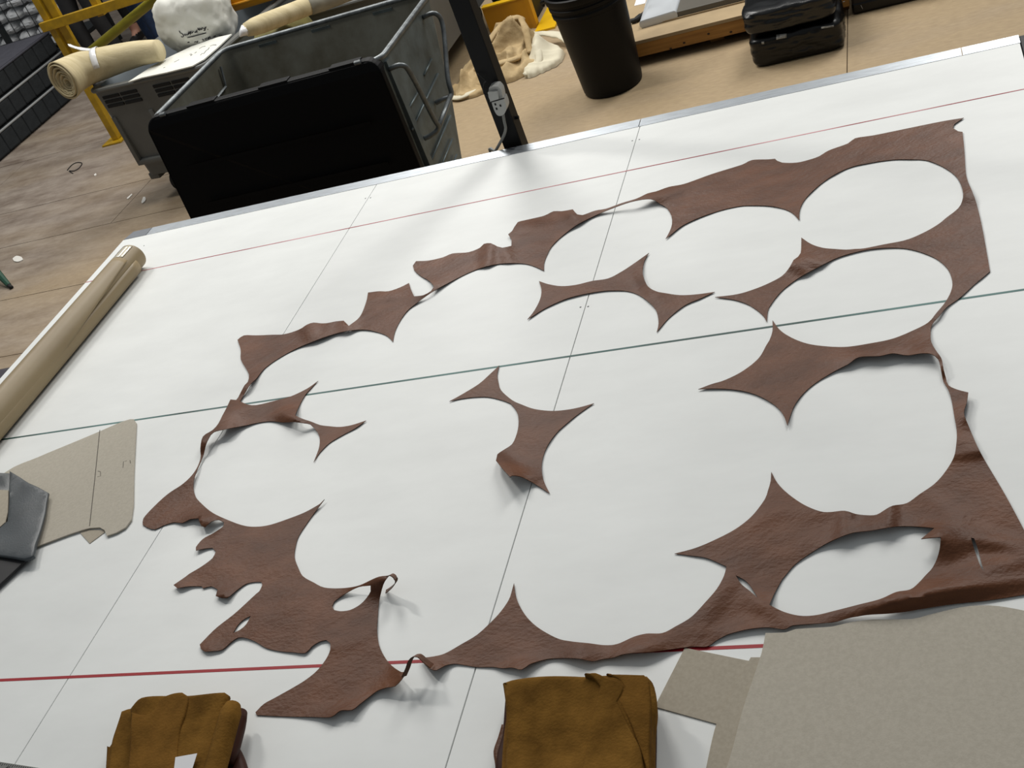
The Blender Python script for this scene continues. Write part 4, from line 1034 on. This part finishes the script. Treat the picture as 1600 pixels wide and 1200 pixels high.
soft_prism('film_wrap', [(-1.385, 5.70), (-1.19, 5.712), (-1.185, 6.72), (-1.40, 6.72)], .1265, .168, .016, 'film', pk, .004, 9, 3, grid=.03)
hb = at_z(994, 29, .128)
hk = G().tube(sp3([at_z(986, 33, .14), at_z(993, 31, .142), at_z(1001, 25, .142), at_z(1008, 19, .145)], 4), [.012] * 5 + [.014] * 4 + [.010] * 4, 10).build('cutter_handle', 'rubber')
tag(hk, 'short black tool handle lying on the platform beside the wrapped board', 'tool')
tag(G().prism([tuple(at_z(u, v, .1275))[:2] for u, v in ((991,9),(1008,5),(1012,-12),(997,-10))], .1265, .1275).build('paper_scrap', 'paper'), 'scrap of white paper on the platform behind the black bin', 'paper')

# black plastic bags
def pillow(name, c, hx, hy, hz, seed, m, parent, p=4.0, pz=2.4, amp=.03):
    bm = bmesh.new(); bmesh.ops.create_icosphere(bm, subdivisions=5, radius=1); vs = []
    for v in bm.verts:
        d = v.co.normalized()
        e = 1 / (abs(d.x)**p + abs(d.y)**p + abs(d.z)**pz)**(1 / p)
        q = Vector((d.x * e * hx, d.y * e * hy, d.z * (1 / (abs(d.x)**p + abs(d.y)**p + abs(d.z)**p)**(1 / p)) * hz))
        k = amp * (noise.noise(d * 3 + Vector((seed, 0, 0))) + .6 * (1 - 2 * abs(noise.noise(d * 6 + Vector((0, seed, 0))))))
        q += d * k * (0.4 if q.z < -hz * .6 else 1.0)
        vs.append(Vector((c[0] + q.x, c[1] + q.y, max(c[2] + q.z, 0.001))))
    bm.verts.index_update(); fs = [[v.index for v in f.verts] for f in bm.faces]; bm.free()
    return mk(name, vs, fs, m, parent, True)
def stick(target, px, name, m, off=.002):
    bpy.context.view_layer.update()
    t = BVHTree.FromPolygons([target.matrix_world @ v.co for v in target.data.vertices], [list(p.vertices) for p in target.data.polygons])
    (u0, v0), (u1, v1), (u2, v2), (u3, v3) = px; vs = []; fs = []; K = 5
    for i in range(K + 1):
        for j in range(K + 1):
            a, b = i / K, j / K
            u = (1 - a) * (1 - b) * u0 + a * (1 - b) * u1 + a * b * u2 + (1 - a) * b * u3
            v = (1 - a) * (1 - b) * v0 + a * (1 - b) * v1 + a * b * v2 + (1 - a) * b * v3
            d = ray(u, v).normalized(); h = t.ray_cast(CAM, d)
            vs.append((h[0] - d * off) if h[0] else None)
    if any(x is None for x in vs): return
    for i in range(K):
        for j in range(K): fs.append([i * (K + 1) + j, (i + 1) * (K + 1) + j, (i + 1) * (K + 1) + j + 1, i * (K + 1) + j + 1])
    o = mk(name, vs, fs, m, target, True); md = o.modifiers.new('t', 'SOLIDIFY'); md.thickness = .0006
    return o
b1 = pillow('black_bag', (-.600, 5.340, .066), .203, .175, .070, 2, 'bag_black', None, 9, 9, .007)
tag(b1, 'lower of the two stacked black plastic bags beside the platform', 'bag')
b2 = pillow('black_bag', (-.607, 5.350, .206), .200, .185, .058, 5, 'bag_black_lit', None, 8, 7, .008)
tag(b2, 'upper shiny black plastic bag with a white label, on top of the other bag', 'bag')
stick(b1, ((1213,54),(1229,52),(1229,59),(1213,62)), 'bag_label', 'label_white')
stick(b2, ((1291,25),(1308,24),(1308,31),(1291,33)), 'bag_label', 'label_white')
stick(b1, ((1283,42),(1303,39),(1303,42),(1283,45)), 'tape_strip', 'label_white')
stick(b1, ((1190,65),(1194,65),(1194,69),(1190,69)), 'sticker_dot', 'label_white')
db = empty('dark_carton', (0.0, 5.75, 0), 'long dark carton with white lettering behind the black bags', 'carton')
G().box((-.360, 5.535, .002), (.45, 5.97, .16), bev=.012).build('carton_body', 'box_brown', db)
G().box((-.363, 5.531, .001), (.453, 5.974, .055), bev=.010).build('black_wrap', 'bag_black', db)
for st in (((1297,3),(1300,5),(1303,4),(1304,0)), ((1307,4),(1307,0)), ((1311,4),(1312,0),(1314,3)), ((1317,3),(1320,2)), ((1345,8),(1348,14))):
    G().tube([at_y(u, v, 5.532) for u, v in st], .0022, 5).build('lettering', 'label_white', db)

# yellow barrier
br = empty('yellow_barrier', (-5.24, 6.46, 0), 'yellow steel barrier frame with a diagonal tube, behind the left grey box', 'barrier')
G().box((-5.265, 6.43, .012), (-5.215, 6.48, 1.5), bev=.004).build('upright', 'yellow_paint', br)
G().box((-5.200, 6.445, .45), (-5.140, 6.475, 1.5), bev=.004).build('upright', 'yellow_paint', br)
pl_ = at_z(183, 222, 0)
G().box((-5.33, 6.38, .0), (-5.17, 6.53, .012), bev=.002).build('foot_plate', 'yellow_paint', br)
G().box((-5.29, 6.40, .815), (-3.7, 6.43, .875), bev=.003).build('cross_rail', 'yellow_paint', br)
G().tube([(-5.18, 6.46, .575), (-4.44, 6.46, .797), (-3.74, 6.46, 1.005)], .031, 14).build('diagonal_tube', 'yellow_green', br, True)
G().box((-4.87, 6.43, .80), (-4.82, 6.47, 1.5), bev=.003).build('upright', 'yellow_paint', br)
G().box((-3.75, 6.43, .0), (-3.70, 6.47, 1.5), bev=.003).build('upright', 'yellow_paint', br)

# quilted pads stacked on the floor
prev = 0.0
for k, (lab, th) in enumerate((('bottom charcoal quilted pad of the stack at the left edge', .172), ('middle charcoal quilted pad of the stack at the left edge', .160), ('topmost charcoal quilted pad of the stack, under the wire cage', .165))):
    z0 = prev + .001; z1 = z0 + th; prev = z1 + .002
    x1 = -6.43 - .015 * k; y0, y1 = 6.62 + .02 * k, 7.98 - .04 * k
    e = empty('quilted_pad', (x1 - .45, (y0 + y1) / 2, z0), lab, 'pad', 'stacked quilted pads')
    G().box((x1 - .95, y0, z0), (x1 - .012, y1, z1), bev=.02).build('filling', 'quilt', e)
    mnum = 9; dy_ = (y1 - y0 - .04) / mnum
    for q in range(mnum):
        G().box((x1 - .03, y0 + .02 + q * dy_ + .003, z0 + .012), (x1, y0 + .02 + (q + 1) * dy_ - .003, z1 - .016), bev=.012).build('quilted_panel', 'quilt', e)
    G().tube([(x1 - .006, y0 + .02, z1 - .008), (x1 - .006, y1 - .02, z1 - .008)], .009, 8).build('piping', 'piping' if k < 2 else 'quilt_top', e, True)
    if k == 2: G().box((x1 - .93, y0 + .02, z1 - .004), (x1 - .02, y1 - .02, z1 + .001)).build('top_cover', 'quilt_top', e)

# wire cage full of white packets
cg = empty('wire_cage', (-7.3, 8.8, 0), 'wire mesh cage filled with white packets in the far left corner', 'cage')
CX0, CX1, CY0, CY1 = -8.35, -6.80, 8.40, 9.10
for x, y in ((CX0, CY0), (CX1, CY0), (CX0, CY1), (CX1, CY1), (-7.315, CY0)):
    G().box((x - .02, y - .02, 0), (x + .02, y + .02, 1.5)).build('post', 'cage_post', cg)
G().box((CX0, CY0, .20), (CX1, CY1, .235)).build('deck', 'cage_post', cg)
x = CX0 + .12
while x < CX1 - .03:
    G().tube([(x, CY0 - .004, .14), (x, CY0 - .004, 1.5)], .0035, 5).build('mesh_wire', 'cage_wire', cg); x += .115
z = .24
while z < 1.5:
    G().tube([(CX0, CY0 - .009, z), (CX1, CY0 - .009, z)], .0035, 5).build('mesh_wire', 'cage_wire', cg); z += .16
proto = None; rnd = random.Random(5)
zrow = .246; ORD = ['first', 'second', 'third', 'fourth', 'fifth', 'sixth', 'seventh']
meshes = []
for q in range(5):
    t = pillow('packet', (0, 0, .5), .087, .15, .043, 20 + q * 3, 'sachet', None, 3.4, 2.0, .008)
    me = t.data
    zc = [v.co.z for v in me.vertices]; mid = (max(zc) + min(zc)) / 2
    for v in me.vertices: v.co.z -= mid
    bm = bmesh.new(); bm.from_mesh(me); bmesh.ops.dissolve_limit(bm, angle_limit=.02, verts=bm.verts, edges=bm.edges); bm.to_mesh(me); bm.free()
    for p in me.polygons: p.use_smooth = True
    meshes.append(me); bpy.data.objects.remove(t)
for row in range(6):
    nth = 0
    xx = CX1 - .125 - (.08 if row % 2 else 0)
    while xx > -7.85:
        o = bpy.data.objects.new('white_packet', meshes[rnd.randrange(5)]); COL.objects.link(o)
        o.location = (xx, CY0 + .205 + rnd.uniform(-.02, .02), zrow + .044); o.rotation_euler = (rnd.uniform(-.02, .02), rnd.uniform(-.05, .05), rnd.uniform(-.05, .05))
        tag(o, 'white packet in the cage, %s row above the deck, %s from its right post' % (ORD[row], ORD[nth]), 'packet', 'white packets in the wire cage'); nth += 1
        xx -= .190 + rnd.uniform(0, .012)
    zrow += .0985

# people standing in the aisle behind (only their lower legs are in the picture)
def person(loc, head, lab, trouser, top, shoe, feet, ankle=None, h=1.70):
    """one continuous skinned figure; feet: ((x, y) left, (x, y) right) offsets before turning"""
    k = h / 1.70
    J = {'pel': (0, 0, .93), 'bel': (0, .01, 1.10), 'che': (0, .0, 1.30), 'nec': (0, -.01, 1.46), 'hd0': (0, .015, 1.55), 'hd1': (0, .02, 1.63)}
    R_ = {'pel': (.15, .115), 'bel': (.135, .10), 'che': (.155, .11), 'nec': (.055, .055), 'hd0': (.075, .09), 'hd1': (.070, .085)}
    E_ = [('pel', 'bel'), ('bel', 'che'), ('che', 'nec'), ('nec', 'hd0'), ('hd0', 'hd1')]
    for s, (fx, fy) in zip((-1, 1), feet):
        n_ = 'L' if s < 0 else 'R'
        J['hip' + n_] = (s * .09, 0, .86); J['kne' + n_] = ((s * .09 + fx) / 2 + s * .005, fy * .55 + .03, .48); J['clf' + n_] = (fx * .8 + s * .018, fy * .85, .34); J['ank' + n_] = (fx, fy, .09); J['toe' + n_] = (fx + s * .015, fy + .10, .045)
        R_['hip' + n_] = (.095, .095); R_['kne' + n_] = (.062, .062); R_['clf' + n_] = (.060, .060); R_['ank' + n_] = (.043, .043); R_['toe' + n_] = (.036, .028)
        E_ += [('pel', 'hip' + n_), ('hip' + n_, 'kne' + n_), ('kne' + n_, 'clf' + n_), ('clf' + n_, 'ank' + n_), ('ank' + n_, 'toe' + n_)]
        J['sho' + n_] = (s * .185, 0, 1.40); J['elb' + n_] = (s * .235, .02, 1.12); J['wri' + n_] = (s * .20, .16, .97); J['pal' + n_] = (s * .18, .23, .96)
        R_['sho' + n_] = (.062, .062); R_['elb' + n_] = (.045, .045); R_['wri' + n_] = (.030, .030); R_['pal' + n_] = (.038, .022)
        E_ += [('che', 'sho' + n_), ('sho' + n_, 'elb' + n_), ('elb' + n_, 'wri' + n_), ('wri' + n_, 'pal' + n_)]
        for f in range(5):                                                # four fingers and the thumb
            nm = 'fin%d' % f + n_; off = (f - 1.5) * .017 if f < 4 else 0
            if f < 4: a = (s * .18 + off, .275, .955); b = (s * .18 + off, .30 + .008 * (1.5 - abs(f - 1.5)), .93)
            else: a = (s * .18 - s * .04, .215, .965); b = (s * .18 - s * .055, .25, .955)
            J[nm + 'a'] = a; J[nm + 'b'] = b; R_[nm + 'a'] = (.009, .009); R_[nm + 'b'] = (.0075, .0075)
            E_ += [('pal' + n_, nm + 'a'), (nm + 'a', nm + 'b')]
    names = list(J); me = bpy.data.meshes.new('person')
    M = Matrix.Rotation(head, 3, 'Z')
    me.from_pydata([tuple(M @ (Vector(J[n_]) * k)) for n_ in names], [(names.index(a), names.index(b)) for a, b in E_], [])
    o = bpy.data.objects.new('person', me); COL.objects.link(o)
    md = o.modifiers.new('skin', 'SKIN'); md.use_smooth_shade = True
    for i, n_ in enumerate(names):
        sv = me.skin_vertices[0].data[i]; sv.radius = tuple(r * k for r in R_[n_]); sv.use_root = n_ == 'pel'
    md = o.modifiers.new('sub', 'SUBSURF'); md.levels = 2; md.render_levels = 2
    dg = bpy.context.evaluated_depsgraph_get(); m2 = bpy.data.meshes.new_from_object(o.evaluated_get(dg)); bpy.data.objects.remove(o)
    o = bpy.data.objects.new('person', m2); COL.objects.link(o); o.location = loc
    m2.materials.clear()
    for mm in (trouser, top, 'skin', shoe): m2.materials.append(MATS[mm])
    for p in m2.polygons:
        z = p.center.z / k; arm = math.hypot(p.center.x, p.center.y) / k > .17 and z > .85
        p.material_index = 3 if z < (.085 if ankle else .10) else 2 if (ankle and z < ankle) else 0 if z < .95 and not (arm and z > .88) else 1
        if arm and z < 1.0: p.material_index = 2
        if z > 1.47: p.material_index = 2
        p.use_smooth = True
    tag(o, lab, 'person')
    c = o.location + M @ (Vector((0, .02, 1.60)) * k)
    def hp2(a): return c + M @ (Vector(a) * k)
    g = G(); bm = bmesh.new(); bmesh.ops.create_icosphere(bm, subdivisions=3, radius=1); bm.verts.index_update()
    g.add([hp2((v.co.x * .092, v.co.y * .105 - .018, v.co.z * .10 + .035)) for v in bm.verts if True], [[v.index for v in f.verts] for f in bm.faces if f.calc_center_median().y < .55 or f.calc_center_median().z > .55]); bm.free()
    g.build('hair', 'hair', o, True)
    G().tube([hp2((0, .085, .02)), hp2((0, .112, -.015)), hp2((0, .09, -.022))], [.008, .014, .008], 8).build('nose', 'skin', o, True)
    for s in (-1, 1):
        G().lathe([(.004, -.008), (.011, 0), (.004, .008)], hp2((s * .033, .088, .012)), 8).build('eye', 'slot_dark', o, True)
        G().tube([hp2((s * .088, 0, .02)), hp2((s * .096, -.008, .0)), hp2((s * .088, 0, -.025))], [.008, .014, .006], 8).build('ear', 'skin', o, True)
    G().tube([hp2((-.024, .088, -.048)), hp2((0, .095, -.05)), hp2((.024, .088, -.048))], .006, 6).build('mouth', 'leather', o, True)
    for i, n_ in enumerate('LR'):
        fx, fy = feet[i]; base = Vector((fx, fy, 0))
        g = G()
        pts = [o.location + M @ ((base + Vector(q)) * k) for q in ((0, -.055, .045), (0, 0, .05), (0, .07, .042), (0, .13, .034), (0, .165, .026))]
        g.tube(pts, [.034 * k, .044 * k, .047 * k, .042 * k, .022 * k], 14, flat=.85).build('shoe', shoe, o, True)
    return o
person((-6.49, 8.78, 0), math.radians(180), 'person in cropped black trousers and dark flat shoes, mid-step', 'trousers_black', 'shirt', 'shoe_dark', ((-.09, -.05), (.08, .06)), ankle=.17)
person((-5.83, 8.26, 0), math.radians(150), 'person in blue jeans standing behind the left grey box', 'denim', 'shirt', 'shoe_dark', ((-.10, .03), (.10, .0)))
person((-5.98, 8.95, 0), math.radians(180), 'person in plain black trousers standing behind the one in jeans', 'trousers_black', 'shirt', 'shoe_dark', ((-.12, .0), (.13, .12)))
person((-6.10, 7.95, 0), math.radians(175), 'person in dark grey trousers standing behind the yellow barrier post', 'trousers_grey', 'shirt', 'shoe_dark', ((-.10, .0), (.10, .06)))

# odds and ends
gt = empty('green_trestle', at_z(12, 449, 0), 'dark green metal trestle leg with a black foot at the left picture edge', 'trestle')
ga = at_z(14, 446, .012); gb = at_z(-14, 416, .10)
G().tube([ga, ga.lerp(gb, .5), gb, gb + (gb - ga)], [.014, .020, .026, .03], 8).build('leg', 'green_paint', gt, False)
G().tube([at_z(18, 449, .010), at_z(13, 445, .014)], .011, 10).build('foot', 'rubber', gt, True)
dfb = soft_prism('vinyl_bundle', pxz([(-140,575),(0,565),(46,556),(120,545),(90,640),(-140,760)], .58), .0, .58, .06, 'dark_fabric', None, .02, 5, 3, grid=.08)
tag(dfb, 'dark grey wrapped bundle standing on the floor beyond the left end of the table', 'bundle')
for px, lab in (([(20,404),(26,400),(34,402),(36,406),(29,409),(22,408)], 'crumpled white paper scrap on the grey floor near the green leg'),
                ([(221,316),(224,308),(227,308),(228,312),(225,316),(222,318)], 'small white paper shred on the floor by the container'),
                ([(147,273),(150,271),(151,273),(148,275)], 'tiny white crumb on the floor left of the grey box'),
                ([(198,310),(206,303),(207,304),(200,311)], 'thin white thread on the floor by the container')):
    out = pxz(spline(px, 2, 60), .004); tag(G().prism(out, .0006, .006).build('floor_scrap', 'scrap_white'), lab, 'scrap')
tp = [at_z(u, v, .003) for u, v in ((105,266),(112,258),(120,254),(128,255),(124,262),(116,267),(108,267),(114,271))]
tag(G().tube(sp3(tp, 4), .003, 6).build('wire_loop', 'rubber', None, True), 'dark loop of thin cord on the grey floor', 'cord')
